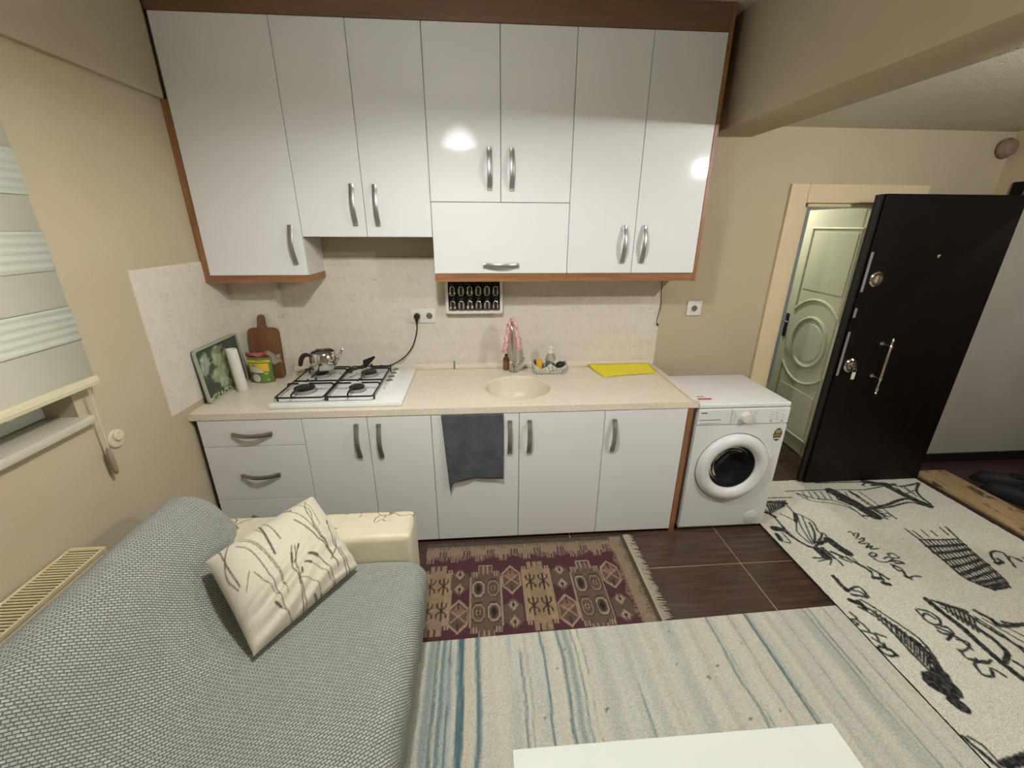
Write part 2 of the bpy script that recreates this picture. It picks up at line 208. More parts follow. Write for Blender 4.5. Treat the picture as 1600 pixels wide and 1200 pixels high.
# ------------------------------------------------------------------ mesh helpers
def B(): return bmesh.new()
def box(bm, x0, x1, y0, y1, z0, z1, bev=0., seg=2):
    if x1 < x0: x0, x1 = x1, x0
    if y1 < y0: y0, y1 = y1, y0
    r = bmesh.ops.create_cube(bm, size=1.0); vs_ = r['verts']
    for v in vs_: v.co = ((x0+x1)/2 + v.co.x*(x1-x0), (y0+y1)/2 + v.co.y*(y1-y0), (z0+z1)/2 + v.co.z*(z1-z0))
    if bev > 0:
        es = list({e for v in vs_ for e in v.link_edges})
        bmesh.ops.bevel(bm, geom=es, offset=bev, segments=seg, profile=.5, affect='EDGES')
    return bm
def frame_of(d):
    d = Vector(d).normalized(); a = Vector((0, 0, 1)) if abs(d.z) < .9 else Vector((1, 0, 0))
    u = d.cross(a).normalized(); return u, d.cross(u).normalized()
def tube(bm, pts, r, n=10, caps=True, flat=None):
    """sweep a circle (or ellipse: flat=(a,b) factors) along points; r a number or list"""
    pts = [Vector(p) for p in pts]; rs = r if isinstance(r, (list, tuple)) else [r]*len(pts)
    rings = []; u = None
    for i, p in enumerate(pts):
        d = (pts[min(i+1, len(pts)-1)] - pts[max(i-1, 0)])
        if d.length < 1e-9: d = Vector((0, 0, 1))
        d.normalize()
        if u is None: u, v = frame_of(d)
        else:
            u = (u - d*u.dot(d)); 
            if u.length < 1e-6: u, v = frame_of(d)
            u.normalize()
        v = d.cross(u)
        fa, fb = flat or (1, 1)
        rings.append([bm.verts.new(p + (u*math.cos(2*PI*k/n)*fa + v*math.sin(2*PI*k/n)*fb)*rs[i]) for k in range(n)])
    for a, b in zip(rings, rings[1:]):
        for k in range(n): bm.faces.new((a[k], a[(k+1) % n], b[(k+1) % n], b[k]))
    if caps:
        bm.faces.new(rings[0][::-1]); bm.faces.new(rings[-1])
    return bm
def lathe(bm, prof, c=(0, 0, 0), axis='Z', n=32, closed=False, cap=True):
    """prof: list of (r, h) along axis"""
    c = Vector(c); rings = []
    def P(r, h, a):
        x, y = r*math.cos(a), r*math.sin(a)
        return c + {'Z': Vector((x, y, h)), 'Y': Vector((x, h, y)), 'X': Vector((h, x, y))}[axis]
    for r, h in prof: rings.append([bm.verts.new(P(max(r, 1e-5), h, 2*PI*k/n)) for k in range(n)])
    for a, b in zip(rings, rings[1:]):
        for k in range(n): bm.faces.new((a[k], a[(k+1) % n], b[(k+1) % n], b[k]))
    if closed:
        a, b = rings[-1], rings[0]
        for k in range(n): bm.faces.new((a[k], a[(k+1) % n], b[(k+1) % n], b[k]))
    elif cap:
        bm.faces.new(rings[0][::-1]); bm.faces.new(rings[-1])
    return bm
def plate(bm, outer, holes=(), z0=0., z1=.01, axis='Z'):
    """extruded polygon with holes; axis Z: (x,y), axis Y: (x,z) extruded along y, axis X: (y,z)"""
    def P(p, h): return {'Z': (p[0], p[1], h), 'Y': (p[0], h, p[1]), 'X': (h, p[0], p[1])}[axis]
    allf = []
    loops = [outer] + list(holes)
    caps = []
    for h in (z0, z1):
        ls = []; es = []
        for lp in loops:
            vv = [bm.verts.new(P(p, h)) for p in lp]; ls.append(vv)
            for i in range(len(vv)): es.append(bm.edges.new((vv[i], vv[(i+1) % len(vv)])))
        bmesh.ops.triangle_fill(bm, edges=es, use_beauty=True, use_dissolve=False)
        caps.append(ls)
    for la, lb in zip(*caps):
        n = len(la)
        for i in range(n): bm.faces.new((la[i], la[(i+1) % n], lb[(i+1) % n], lb[i]))
    bmesh.ops.recalc_face_normals(bm, faces=bm.faces[:])
    return bm
def rrect(x0, x1, y0, y1, r, n=6):
    out = []
    for cx, cy, a0 in ((x1-r, y1-r, 0), (x0+r, y1-r, PI/2), (x0+r, y0+r, PI), (x1-r, y0+r, 1.5*PI)):
        for k in range(n+1): a = a0 + PI/2*k/n; out.append((cx + r*math.cos(a), cy + r*math.sin(a)))
    return out
def circle(cx, cy, rx, ry=None, n=40): ry = ry or rx; return [(cx+rx*math.cos(2*PI*k/n), cy+ry*math.sin(2*PI*k/n)) for k in range(n)]
def grid(bm, P, closed_u=False):
    """P[i][j] points -> quads"""
    V = [[bm.verts.new(p) for p in row] for row in P]
    for i in range(len(V)-1):
        for j in range(len(V[0])-1): bm.faces.new((V[i][j], V[i+1][j], V[i+1][j+1], V[i][j+1]))
    return V
def thick(o, t, off=-1., bev=0):
    m = o.modifiers.new('thickness', 'SOLIDIFY'); m.thickness = t; m.offset = off; return o
def subd(o, n=1): m = o.modifiers.new('smooth', 'SUBSURF'); m.levels = n; m.render_levels = n; return o
def xf(bm, mtx, verts=None): bmesh.ops.transform(bm, matrix=mtx, verts=verts or bm.verts[:]); return bm

def world(o):
    return (world(o.parent) @ o.matrix_parent_inverse @ o.matrix_basis) if o.parent else o.matrix_basis.copy()
def mk(name, me, m, parent=None):
    o = bpy.data.objects.new(name, me); COL.objects.link(o)
    if m is not None and not me.materials: 
        for q in (m if isinstance(m, list) else [m]): me.materials.append(q)
    if parent is not None:
        o.parent = parent; o.matrix_parent_inverse = world(parent).inverted()
    return o
def obj(name, bm, m, parent=None, smooth=35, recalc=True):
    if recalc: bmesh.ops.recalc_face_normals(bm, faces=bm.faces[:])
    me = bpy.data.meshes.new(name); bm.to_mesh(me); bm.free()
    if smooth:
        me.shade_smooth(); me.set_sharp_from_angle(angle=math.radians(smooth))
    return mk(name, me, m, parent)
def inst(name, me, loc, parent, rot=(0, 0, 0), scale=None):
    o = mk(name, me, None, parent); o.location = loc; o.rotation_euler = rot
    if scale: o.scale = scale
    return o
def thing(name, label, cat, loc, group=None):
    o = bpy.data.objects.new(name, None); COL.objects.link(o); o.location = loc
    o.empty_display_size = .05
    return tag(o, label, cat, group)
def tag(o, label=None, cat=None, group=None):
    if label: o['label'] = label
    if cat: o['category'] = cat
    if group: o['group'] = group
    return o
def struct(o, label=None, cat=None):
    o['kind'] = 'structure'
    if label: o['label'] = label
    o['category'] = cat or 'structure'
    return o
def lab(o, s): o['label'] = s; return o

# raster of dye colours on a textile grid
class Ras:
    def __init__(s, x0, x1, y0, y1, cell, col):
        s.nx = int(round((x1-x0)/cell))+1; s.ny = int(round((y1-y0)/cell))+1
        s.X, s.Y = np.meshgrid(np.linspace(x0, x1, s.nx), np.linspace(y0, y1, s.ny))
        s.C = np.zeros((s.ny, s.nx, 3), np.float32); s.C[:] = hx(col) if isinstance(col, str) else col
    def put(s, mask, col, a=1.):
        c = np.array(hx(col) if isinstance(col, str) else col, np.float32)
        k = (mask*a)[..., None]; s.C = s.C*(1-k) + c*k
    def poly(s, pts, col, a=1.):
        X, Y = s.X, s.Y; ins = np.zeros(X.shape, bool); n = len(pts)
        for i in range(n):
            (xa, ya), (xb, yb) = pts[i], pts[(i+1) % n]
            if ya == yb: continue
            c = ((ya > Y) != (yb > Y)) & (X < (xb-xa)*(Y-ya)/(yb-ya)+xa); ins ^= c
        s.put(ins.astype(np.float32), col, a)
    def dist(s, pts):
        D = np.full(s.X.shape, 9.)
        for (xa, ya), (xb, yb) in zip(pts, pts[1:]):
            dx, dy = xb-xa, yb-ya; L = dx*dx+dy*dy+1e-12
            tt = np.clip(((s.X-xa)*dx+(s.Y-ya)*dy)/L, 0, 1)
            D = np.minimum(D, np.hypot(s.X-xa-tt*dx, s.Y-ya-tt*dy))
        return D
    def stroke(s, pts, wd, col, a=1., soft=.002, jit=None):
        D = s.dist(pts)
        if jit is not None: D = D + jit
        s.put(np.clip((wd/2-D)/soft+.5, 0, 1), col, a)
    def mesh(s, name, P3, m, parent=None):
        """P3: (ny,nx,3) positions"""
        me = bpy.data.meshes.new(name); nv = s.nx*s.ny
        me.vertices.add(nv); me.vertices.foreach_set('co', P3.reshape(-1).astype(np.float32))
        i = np.arange(nv).reshape(s.ny, s.nx)
        q = np.stack([i[:-1, :-1], i[:-1, 1:], i[1:, 1:], i[1:, :-1]], -1).reshape(-1, 4)
        nf = len(q); me.loops.add(nf*4); me.loops.foreach_set('vertex_index', q.reshape(-1).astype(np.int32))
        me.polygons.add(nf); me.polygons.foreach_set('loop_start', (np.arange(nf)*4).astype(np.int32))
        me.update(calc_edges=True); me.shade_smooth()
        at = me.color_attributes.new('dye', 'FLOAT_COLOR', 'POINT')
        at.data.foreach_set('color', np.concatenate([s.C.reshape(-1, 3), np.ones((nv, 1), np.float32)], 1).reshape(-1).astype(np.float32))
        return mk(name, me, m, parent)
def vnoise(shape, cells, seed=0):
    r = np.random.default_rng(seed); g = r.random((cells[0]+2, cells[1]+2)).astype(np.float32)
    y = np.linspace(0, cells[0], shape[0]); x = np.linspace(0, cells[1], shape[1])
    iy = y.astype(int); ix = x.astype(int); fy = (y-iy)[:, None]; fx = (x-ix)[None]
    fy = fy*fy*(3-2*fy); fx = fx*fx*(3-2*fx)
    a = g[np.ix_(iy, ix)]; b = g[np.ix_(iy, ix+1)]; c = g[np.ix_(iy+1, ix)]; d = g[np.ix_(iy+1, ix+1)]
    return (a*(1-fx)+b*fx)*(1-fy)+(c*(1-fx)+d*fx)*fy

# ------------------------------------------------------------------ room shell
ZC, ZH = 2.775, 2.318           # kitchen and hall ceiling heights
# floor: slab with recessed joints, each big tile a part
bm = B(); box(bm, -.22, 6.2, -4.7, 2.2, -.12, -.004)
floor = struct(obj('floor', bm, M_jointf, smooth=0), 'dark brown wood-look tiled floor with thin sandy joints')
TX, TY, J = .915, .507, .0055
xs = [2.89 + TX*k for k in range(-4, 4)]; ys = [-.95 + TY*k for k in range(-8, 7)]
meshes = {}
for i in range(len(xs)-1):
    for j in range(len(ys)-1):
        x0, x1, y0, y1 = xs[i], xs[i+1], ys[j], ys[j+1]
        x1 = min(x1, 4.76); x0 = max(x0, -.15); y0 = max(y0, -4.6); y1 = min(y1, 2.1)
        if x1-x0 < .05 or y1-y0 < .05: continue
        bm = B(); box(bm, x0+J/2, x1-J/2, y0+J/2, y1-J/2, -.014, random.uniform(-.0008, .0), .0015, 1)
        obj('tile', bm, M_floor, floor)
bm = B(); box(bm, 4.76, 6.2, -2.2, .0, -.1, -.002); struct(obj('floor', bm, mat('stairwell_dark_stone', '#3a2826', .35), smooth=0), 'dark reddish stone landing floor outside the entrance')

# back wall with bathroom doorway
DX0, DX1, DZ = 3.49, 4.06, 1.905
bm = B()
box(bm, -.22, DX0, 0, .16, 0, 2.9); box(bm, DX1, 4.82, 0, .16, 0, 2.9); box(bm, DX0, DX1, 0, .16, DZ, 2.9)
box(bm, -.02, .24, -.085, .001, 0, 2.3)
wall_back = struct(obj('wall_back', bm, M_wall, smooth=0), 'beige painted back wall behind the kitchen units')
# embossed tiles on the back wall, the corner pier and the left wall
def tiles_on(parent, cells, name='wall_tile'):
    for c in cells:
        bm = B(); box(bm, *c, .0007, 1); obj('tile', bm, M_tile, parent)
bm = B(); box(bm, .245, 2.6495, -.0054, .0, .60, 1.5845); box(bm, -.018, .2394, -.0904, -.085, .60, 1.5845); lab(obj('grout', bm, M_grout, wall_back, smooth=0), 'pale grout between the wall tiles')
cells = []; TW = .64
xb = [.243, .293, .933, 1.573, 2.213, 2.650]; zb = [.60, .908, 1.240, 1.585]
for i in range(5):
    for j in range(3): cells.append((xb[i]+.0009, xb[i+1]-.0009, -.006, .0, zb[j]+.0009, zb[j+1]-.0009))
for j in range(3): cells.append((-.018, .239, -.091, -.085, zb[j]+.0012, zb[j+1]-.0012))
for j in range(3): cells.append((.24, .2455, -.084, -.007, zb[j]+.0012, zb[j+1]-.0012))
tiles_on(wall_back, cells)
# left wall with window
WY0, WY1, WZ0, WZ1 = -2.55, -1.19, 1.095, 2.2
bm = B()
box(bm, -.24, -.02, WY1, .0, 0, 2.9); box(bm, -.24, -.02, -4.7, WY0, 0, 2.9)
box(bm, -.24, -.02, WY0, WY1, 0, WZ0); box(bm, -.24, -.02, WY0, WY1, WZ1, 2.9)
wall_left = struct(obj('wall_left', bm, M_wall, smooth=0), 'beige painted left wall with the window')
bm = B(); box(bm, -.0206, -.0151, -.7695, -.0875, .9035, 1.5815); lab(obj('grout', bm, M_grout, wall_left, smooth=0), 'pale grout between the wall tiles')
yl = [-.770, -.576, -.087]; zl = [.903, 1.240, 1.582]
tiles_on(wall_left, [(-.0205, -.0145, yl[i]+.0009, yl[i+1]-.0009, zl[j]+.0009, zl[j+1]-.0009) for i in range(2) for j in range(2)])
bm = B(); box(bm, -.03, .004, -4.7, -.281, 2.316, 2.9, .002, 1); struct(obj('trim_1', bm, M_beam), 'plastered beam along the top of the left wall')
# right wall with entrance
EY0, EY1, EZ = -1.12, -.10, 1.97
bm = B(); box(bm, 4.75, 4.82, -4.7, EY0, 0, 2.9); box(bm, 4.75, 4.82, EY1, .0, 0, 2.9); box(bm, 4.75, 4.82, EY0, EY1, EZ, 2.9)
struct(obj('wall_right', bm, M_hall, smooth=0), 'tan painted right wall with the entrance doorway')
bm = B(); box(bm, -.24, 4.95, -4.85, -4.6, 0, 2.9); struct(obj('wall_front', bm, M_wall, smooth=0), 'beige wall behind the viewer')
bm = B(); box(bm, -.24, 3.0, -4.7, .16, ZC, 2.95); struct(obj('ceiling', bm, M_ceil, smooth=0), 'off-white kitchen ceiling above the cabinets')
bm = B(); box(bm, 3.0, 4.82, -4.7, .16, ZH, 2.95); struct(obj('ceiling', bm, M_ceil, smooth=0), 'lower off-white hall ceiling right of the beam')
bm = B(); box(bm, 2.80, 3.07, -4.7, .001, 2.26, 2.9, .006, 2); struct(obj('trim_2', bm, M_beam), 'deep plastered beam between kitchen and hall ceilings')
# stairwell
bm = B(); box(bm, 4.82, 6.3, .0, .15, 0, 2.6); box(bm, 5.93, 6.3, -2.2, .0, 0, 2.6); box(bm, 4.82, 6.3, -2.4, -2.2, 0, 2.6); box(bm, 4.82, 6.3, -2.4, .15, 2.45, 2.6)
struct(obj('wall_stairwell', bm, M_stair, smooth=0), 'dull grey stairwell wall seen through the entrance')
bm = B(); box(bm, 4.822, 5.93, -.014, .0, 0, .075, .004, 1); struct(obj('baseboard_stairwell', bm, mat('dark_baseboard', '#1e1512', .5)), 'dark baseboard at the foot of the stairwell wall')
# bathroom behind the doorway
bm = B(); box(bm, 3.0, 3.40, .16, 2.3, 0, 2.4); box(bm, 3.0, 5.2, 2.1, 2.3, 0, 2.4); box(bm, 4.95, 5.2, .16, 2.3, 0, 2.4); box(bm, 3.0, 5.2, .16, 2.3, 2.3, 2.45)
struct(obj('wall_bathroom', bm, M_bath, smooth=0), 'pale blue-grey bathroom wall seen through the gap of the cream door')

# window unit
win = thing('window_1', 'white plastic window with dark night glass behind the blind', 'window', (-.15, (WY0+WY1)/2, WZ0)); win['kind'] = 'structure'
bm = B()
for a in ((WY0, WY0+.07, WZ0+.101, WZ1-.071), (WY1-.07, WY1-.0005, WZ0+.101, WZ1-.071), (WY0, WY1-.0005, WZ0+.0045, WZ0+.10), (WY0, WY1-.0005, WZ1-.07, WZ1)): box(bm, -.20, -.13, a[0], a[1], a[2], a[3], .004, 1)
obj('window_frame', bm, M_pvc, win)
bm = B()
for a in ((WY0+.07, WY0+.14, WZ0+.221, WZ1-.141), (WY1-.14, WY1-.0705, WZ0+.221, WZ1-.141), (WY0+.07, WY1-.0705, WZ0+.1005, WZ0+.22), (WY0+.07, WY1-.0705, WZ1-.14, WZ1-.071)): box(bm, -.19, -.115, a[0], a[1], a[2], a[3], .006, 1)
sash = obj('sash', bm, M_pvc, win)
bm = B(); box(bm, -.165, -.160, WY0+.13, WY1-.13, WZ0+.215, WZ1-.13); obj('pane', bm, M_ssteelglass, sash, smooth=0)
bm = B(); box(bm, -.135, .014, WY0-.01, WY1+.025, WZ0-.028, WZ0+.004, .006, 2); obj('sill', bm, mat('stone_sill', '#c3bda8', .5), win)
bm = B(); box(bm, -.115, -.095, -1.345, -1.315, 1.15, 1.215, .006, 2); box(bm, -.098, -.075, -1.44, -1.32, 1.17, 1.195, .008, 2); obj('window_handle', bm, M_whitep, win)

# ------------------------------------------------------------------ kitchen units
YU, YB = -.275, -.668           # front planes of upper and lower doors
def bow_handle_mesh():
    # flat bowed strip, long axis local Z, projecting towards -Y
    bm = B(); L = .1; n = 18; rows = []
    for i in range(n+1):
        z = -L + 2*L*i/n; a = abs(z)/L
        d = .007 + .024*(max(0, 1-(a/.86)**2))**1.0 if a < .86 else .007
        th = .004; wd = .0125 - .001*(1-a)
        rows.append([(-wd, -d-th, z), (-wd+.002, -d-th-.0015, z), (wd-.002, -d-th-.0015, z), (wd, -d-th, z), (wd, -d, z), (-wd, -d, z)])
    V = [[bm.verts.new(p) for p in r] for r in rows]
    for a, b in zip(V, V[1:]):
        for k in range(6): bm.faces.new((a[k], a[(k+1) % 6], b[(k+1) % 6], b[k]))
    bm.faces.new(V[0][::-1]); bm.faces.new(V[-1])
    for s in (-1, 1): box(bm, -.009, .009, -.008, 0., s*.092-.007, s*.092+.007)
    bmesh.ops.recalc_face_normals(bm, faces=bm.faces[:])
    me = bpy.data.meshes.new('handle'); bm.to_mesh(me); bm.free(); me.shade_smooth(); me.set_sharp_from_angle(angle=math.radians(40)); me.materials.append(M_nickel); return me
HANDLE = bow_handle_mesh()
G = .0015
def door(parent, name, x0, x1, z0, z1, yf, hx_=None, hz=None, horiz=False):
    bm = B(); box(bm, x0+G, x1-G, yf, yf+.018, z0+G, z1-G, .0015, 1)
    d = obj(name, bm, M_white, parent)
    if hx_ is not None: inst('handle', HANDLE, (hx_, yf, hz), d, (0, PI/2, 0) if horiz else (0, 0, 0))
    return d
U0, U1, U2, U3, U4, U5, U6, U7 = .015, .529, .867, 1.212, 1.583, 1.955, 2.33, 2.700
ZT = 2.655
# left tall unit
c = thing('wall_cabinet', 'tall single-door white wall cabinet in the left corner beside the window wall', 'cabinet', (.27, -.14, 1.47))
bm = B(); plate(bm, [(.0, YU+.019), (U1-.018, YU+.019), (U1-.018, -.0065), (.248, -.0065), (.248, -.0925), (.0, -.0925)], (), 1.508, ZT); obj('carcass', bm, M_carc, c, smooth=0)
bm = B(); box(bm, U1-.018, U1-.0005, YU+.0195, -.0065, 1.508, 1.70); obj('side_panel', bm, M_carcw, c, smooth=0)
bm = B(); box(bm, U1-.018, U1-.0005, YU+.0195, -.0065, 1.702, ZT); obj('side_panel', bm, M_carc, c, smooth=0)
bm = B(); box(bm, -.0195, U0-.001, YU+.001, -.0925, 1.47, 2.3155); lab(obj('end_panel', bm, M_brownZ, c, smooth=0), 'brown wood-effect end panel against the wall')
bm = B(); plate(bm, [(U0, YU+.002), (U1, YU+.002), (U1, -.0065), (.248, -.0065), (.248, -.0925), (U0, -.0925)], (), 1.470, 1.5065); lab(obj('bottom_board', bm, M_brownX, c, smooth=0), 'brown wood-effect bottom board')
door(c, 'door', U0, U1, 1.507, ZT, YU, .478, 1.667)
# short pair above the hob
c = thing('wall_cabinet', 'short two-door white wall cabinet above the gas hob', 'cabinet', (.87, -.14, 1.70))
bm = B(); box(bm, U1+.0005, U3-.0005, YU+.019, -.0065, 1.712, ZT); obj('carcass', bm, M_carc, c, smooth=0)
door(c, 'door', U1, U2, 1.706, ZT, YU, .816, 1.865); door(c, 'door', U2, U3, 1.706, ZT, YU, .932, 1.863)
# centre unit with flap
c = thing('wall_cabinet', 'white wall cabinet above the sink with two doors over a lift-up flap', 'cabinet', (1.58, -.14, 1.47))
bm = B(); box(bm, U3+.0005, U5-.0005, YU+.019, -.0065, 1.515, ZT); obj('carcass', bm, M_carc, c, smooth=0)
bm = B(); box(bm, U3+.001, U5-.0005, YU+.002, -.0065, 1.470, 1.5135); lab(obj('bottom_board', bm, M_brownX, c, smooth=0), 'brown wood-effect bottom board')
door(c, 'door', U3, U4, 1.883, ZT, YU, 1.524, 2.041); door(c, 'door', U4, U5, 1.883, ZT, YU, 1.640, 2.040)
door(c, 'flap', U3, U5, 1.514, 1.883, YU, 1.582, 1.560, True)
# right unit
c = thing('wall_cabinet', 'tall two-door white wall cabinet at the right end, next to the beam', 'cabinet', (2.33, -.14, 1.47))
bm = B(); box(bm, U5+.0005, U7-.0005, YU+.019, -.0065, 1.515, ZT); obj('carcass', bm, M_carc, c, smooth=0)
bm = B(); box(bm, U5+.0005, U7-.0005, YU+.002, -.0065, 1.470, 1.5135); lab(obj('bottom_board', bm, M_brownX, c, smooth=0), 'brown wood-effect bottom board')
bm = B(); box(bm, U7+.0005, U7+.021, YU-.001, -.001, 1.468, 2.7738, .001, 1); lab(obj('end_panel', bm, M_brownZ, c), 'brown wood-effect end panel')
door(c, 'door', U5, U6, 1.514, ZT, YU, 2.269, 1.672); door(c, 'door', U6, U7, 1.514, ZT, YU, 2.381, 1.672)
bm = B(); box(bm, .006, U7, YU+.001, YU+.02, ZT+.001, 2.774, .001, 1)
M_cornice = wood('brown_cornice_laminate', '#5f402b', '#7c5a40', axis='X', rough=.46, spec=1.)
tag(obj('cornice', bm, M_cornice), 'brown wood-effect cornice board running above all the wall cabinets', 'cornice')

# base units
b1, b2, b3, b4, b5, b6 = .526, .857, 1.188, 1.657, 2.127, 2.592
def base_unit(name, label, x0, x1):
    c = thing(name, label, 'cabinet', ((x0+x1)/2, -.33, 0))
    bm = B(); yb = -.0935 if x0 < .2 else -.008
    if x0 < .2: plate(bm, [(x0+.002, YB+.019), (x1-.001, YB+.019), (x1-.001, -.008), (.25, -.008), (.25, -.0935), (x0+.002, -.0935)], (), .06, .833)
    else: box(bm, x0+.001, x1-.001, YB+.019, yb, .06, .833 if x0 < 1.1 or x0 > 2. else .68)
    obj('carcass', bm, M_carc, c, smooth=0)
    bm = B(); box(bm, x0+.001, x1-.001, YB+.055, YB+.072, .0, .0595); lab(obj('plinth', bm, M_brownX, c, smooth=0), 'brown plinth board')
    return c
c = base_unit('base_cabinet', 'white base cabinet with three stacked drawers, in the left corner', .0, b1)
door(c, 'drawer', .012, b1, .680, .832, YB, .273, .753, True); door(c, 'drawer', .012, b1, .352, .680, YB, .270, .507, True); door(c, 'drawer', .012, b1, .022, .352, YB, .270, .24, True)
c = base_unit('base_cabinet', 'white two-door base cabinet under the gas hob', b1, b3)
door(c, 'door', b1, b2, .022, .832, YB, .802, .695); door(c, 'door', b2, b3, .022, .832, YB, .916, .692)
c = base_unit('base_cabinet', 'white two-door base cabinet under the sink, with the grey towel', b3, b5)
door(c, 'door', b3, b4, .022, .832, YB, 1.605, .691); door(c, 'door', b4, b5, .022, .832, YB, 1.712, .691)
c = base_unit('base_cabinet', 'white single-door base cabinet beside the washing machine', b5, b6)
door(c, 'door', b5, b6, .022, .832, YB, 2.180, .681)
bm = B(); box(bm, b6+.0005, b6+.03, YB-.001, -.008, .0, .833); lab(obj('end_panel', bm, M_brownZ, c, smooth=0), 'brown wood-effect end panel')

# worktop with moulded bowl
wt = thing('worktop', 'long beige speckled stone worktop with a moulded round sink bowl', 'worktop', (1.32, -.33, .834))
SX, SY, SR = 1.674, -.378, .197
bm = B()
plate(bm, [(-.0185, -.671), (2.646, -.671), (2.646, -.0062), (.2465, -.0062), (.2465, -.0918), (-.0185, -.0918)], [circle(SX, SY, SR+.004, SR+.004, 56)], .8345, .87)
obj('slab', bm, M_stone, wt, smooth=20)
bm = B()
prof = [(SR+.006, .8702), (SR+.002, .8704), (SR-.004, .868), (SR-.008, .860), (SR-.012, .84), (SR-.022, .78), (SR-.04, .745), (SR-.075, .728), (.06, .722), (.034, .720), (.03, .712), (.03, .700),
        (.06, .700), (SR-.06, .705), (SR-.02, .74), (SR-.002, .80), (SR+.002, .855), (SR+.003, .866)]
lathe(bm, prof, (SX, SY, 0), n=56, closed=True); lab(obj('basin', bm, M_stone, wt, smooth=60), 'round moulded sink bowl')
bm = B(); lathe(bm, [(.029, .716), (.029, .722), (.024, .7235), (.010, .7215), (.0, .7215)], (SX, SY, 0), n=24); obj('drain', bm, M_steel, wt)
bm = B(); box(bm, .2475, 2.640, -.026, -.0065, .8705, .908, .004, 2); obj('upstand', bm, M_stone, wt)
bm = B(); box(bm, 2.612, 2.646, -.666, -.0268, .8703, .879, .004, 2); obj('edge_lip', bm, M_stone, wt)

# gas hob
HX0, HX1, HY0, HY1 = .356, 1.036, -.632, -.058
hob = thing('gas_hob', 'white enamel four-burner gas hob set in the worktop', 'hob', ((HX0+HX1)/2, -.33, .8705))
bm = B(); box(bm, HX0, HX1, HY0, HY1, .8708, .895, .006, 2)
obj('hob_plate', bm, M_enamel, hob)
GZ = .925
M_alu = mat('dull_aluminium', '#a9a8a2', .45, .6)
brs = [(.474, -.440, .056), (.760, -.445, .043), (.480, -.185, .043), (.765, -.185, .048)]
for bx, by, r in brs:
    bm = B(); lathe(bm, [(r*1.2, .8952), (r*1.2, .8965), (r*1.1, .8985), (r*1.02, .900), (r*1.0, .907), (r*.98, .911), (r*.9, .911), (0, .911)], (bx, by, 0), n=32)
    b = obj('burner', bm, M_alu, hob)
    bm = B(); lathe(bm, [(r*.92, .9112), (r*.98, .914), (r*.97, .920), (r*.85, .9225), (0, .9232)], (bx, by, 0), n=32); lab(obj('burner_cap', bm, M_black, b), 'black burner cap')
def grate(x0, x1, y0, y1, centres):
    bm = B(); r = .0048; z = GZ
    loop = rrect(x0, x1, y0, y1, .012, 3); tube(bm, [(x, y, z) for x, y in loop] + [(loop[0][0], loop[0][1], z)], r, 7, False)
    for bx, by in centres:
        for sgn in (-1, 1):
            ex = x0 if sgn < 0 else x1
            tube(bm, [(ex, by, z), (ex, by, z+.012), (ex-sgn*.006, by, z+.016), (bx+sgn*.030, by, z+.016)], r, 7)
    ym = (y0+y1)/2
    for (bx, by), ey in zip(centres, (y0, y1)):
        s = 1 if ey < ym else -1
        tube(bm, [(bx, ey, z), (bx, ey, z+.012), (bx, ey+s*.006, z+.016), (bx, by-s*.030, z+.016)], r, 7)
        tube(bm, [(bx, ym-s*.02, z+.016), (bx, by+s*.03, z+.016)], r, 7)
    for sx in (-1, 1): tube(bm, [(x0, ym, z), (x1, ym, z)], r, 7)
    tube(bm, [((x0+x1)/2, ym, z), ((x0+x1)/2, ym, z+.016)], r, 7)
    for px in (x0, x1):
        for py in (y0+.03, y1-.03): tube(bm, [(px, py, z), (px, py, .8955)], .0045, 7)
    return obj('pan_support', bm, M_black, hob)
grate(.388, .632, -.612, -.100, [(.474, -.440), (.480, -.185)])
grate(.643, .886, -.612, -.100, [(.760, -.445), (.765, -.185)])
for kx, ky in ((.921, -.155), (.921, -.220), (.921, -.285), (.921, -.350)):
    bm = B(); lathe(bm, [(.026, .8952), (.026, .8975), (.023, .899), (.021, .915), (.019, .9175), (0, .918)], (kx, ky, 0), n=24); xf(bm, Matrix.Identity(4)); k = obj('control_knob', bm, M_whitep, hob)
    bm = B(); lathe(bm, [(.0205, .9178), (.019, .9208), (0, .9214)], (kx, ky, 0), n=20); box(bm, kx-.003, kx+.003, ky-.018, ky+.018, .9182, .9240, .001, 1); lab(obj('knob_top', bm, mat('knob_grey', '#6f6e69', .4), k), 'grey knob top')
bm = B(); lathe(bm, [(.015, .8952), (.0145, .905), (.012, .909), (0, .9095)], (.917, -.425, 0), n=20); lab(obj('ignition_button', bm, M_whitep, hob), 'white ignition button')

# ------------------------------------------------------------------ washing machine
MX0, MX1, MY0, MY1 = 2.652, 3.190, -.668, -.195
wm = thing('washing_machine', 'white front-loading washing machine between the base units and the cream door', 'washing machine', ((MX0+MX1)/2, -.43, 0))
bm = B(); plate(bm, rrect(MX0, MX1, .012, .822, .012, 4), [circle(2.912, .447, .2205, .2205, 48)], MY0+.0145, MY1, 'Y'); obj('casing', bm, M_appl, wm, smooth=30)
bm = B(); box(bm, MX0, MX1, MY0+.004, MY1+.004, .8225, .850, .007, 3); obj('lid', bm, M_appl, wm)
DCX, DCZ = 2.912, .447
bm = B(); plate(bm, rrect(MX0+.002, MX1-.002, .03, .722, .012, 4), [circle(DCX, DCZ, .222, .222, 56)], MY0, MY0+.014, 'Y'); obj('front_panel', bm, M_appl, wm, smooth=20)
bm = B(); box(bm, MX0+.003, MX0+.195, MY0-.002, MY0+.012, .725, .820, .003, 1); dr = obj('detergent_drawer', bm, M_appl, wm)
bm = B(); box(bm, MX0+.012, MX0+.135, MY0-.006, MY0-.0025, .736, .752, .002, 1); obj('drawer_grip', bm, M_whitep, dr)
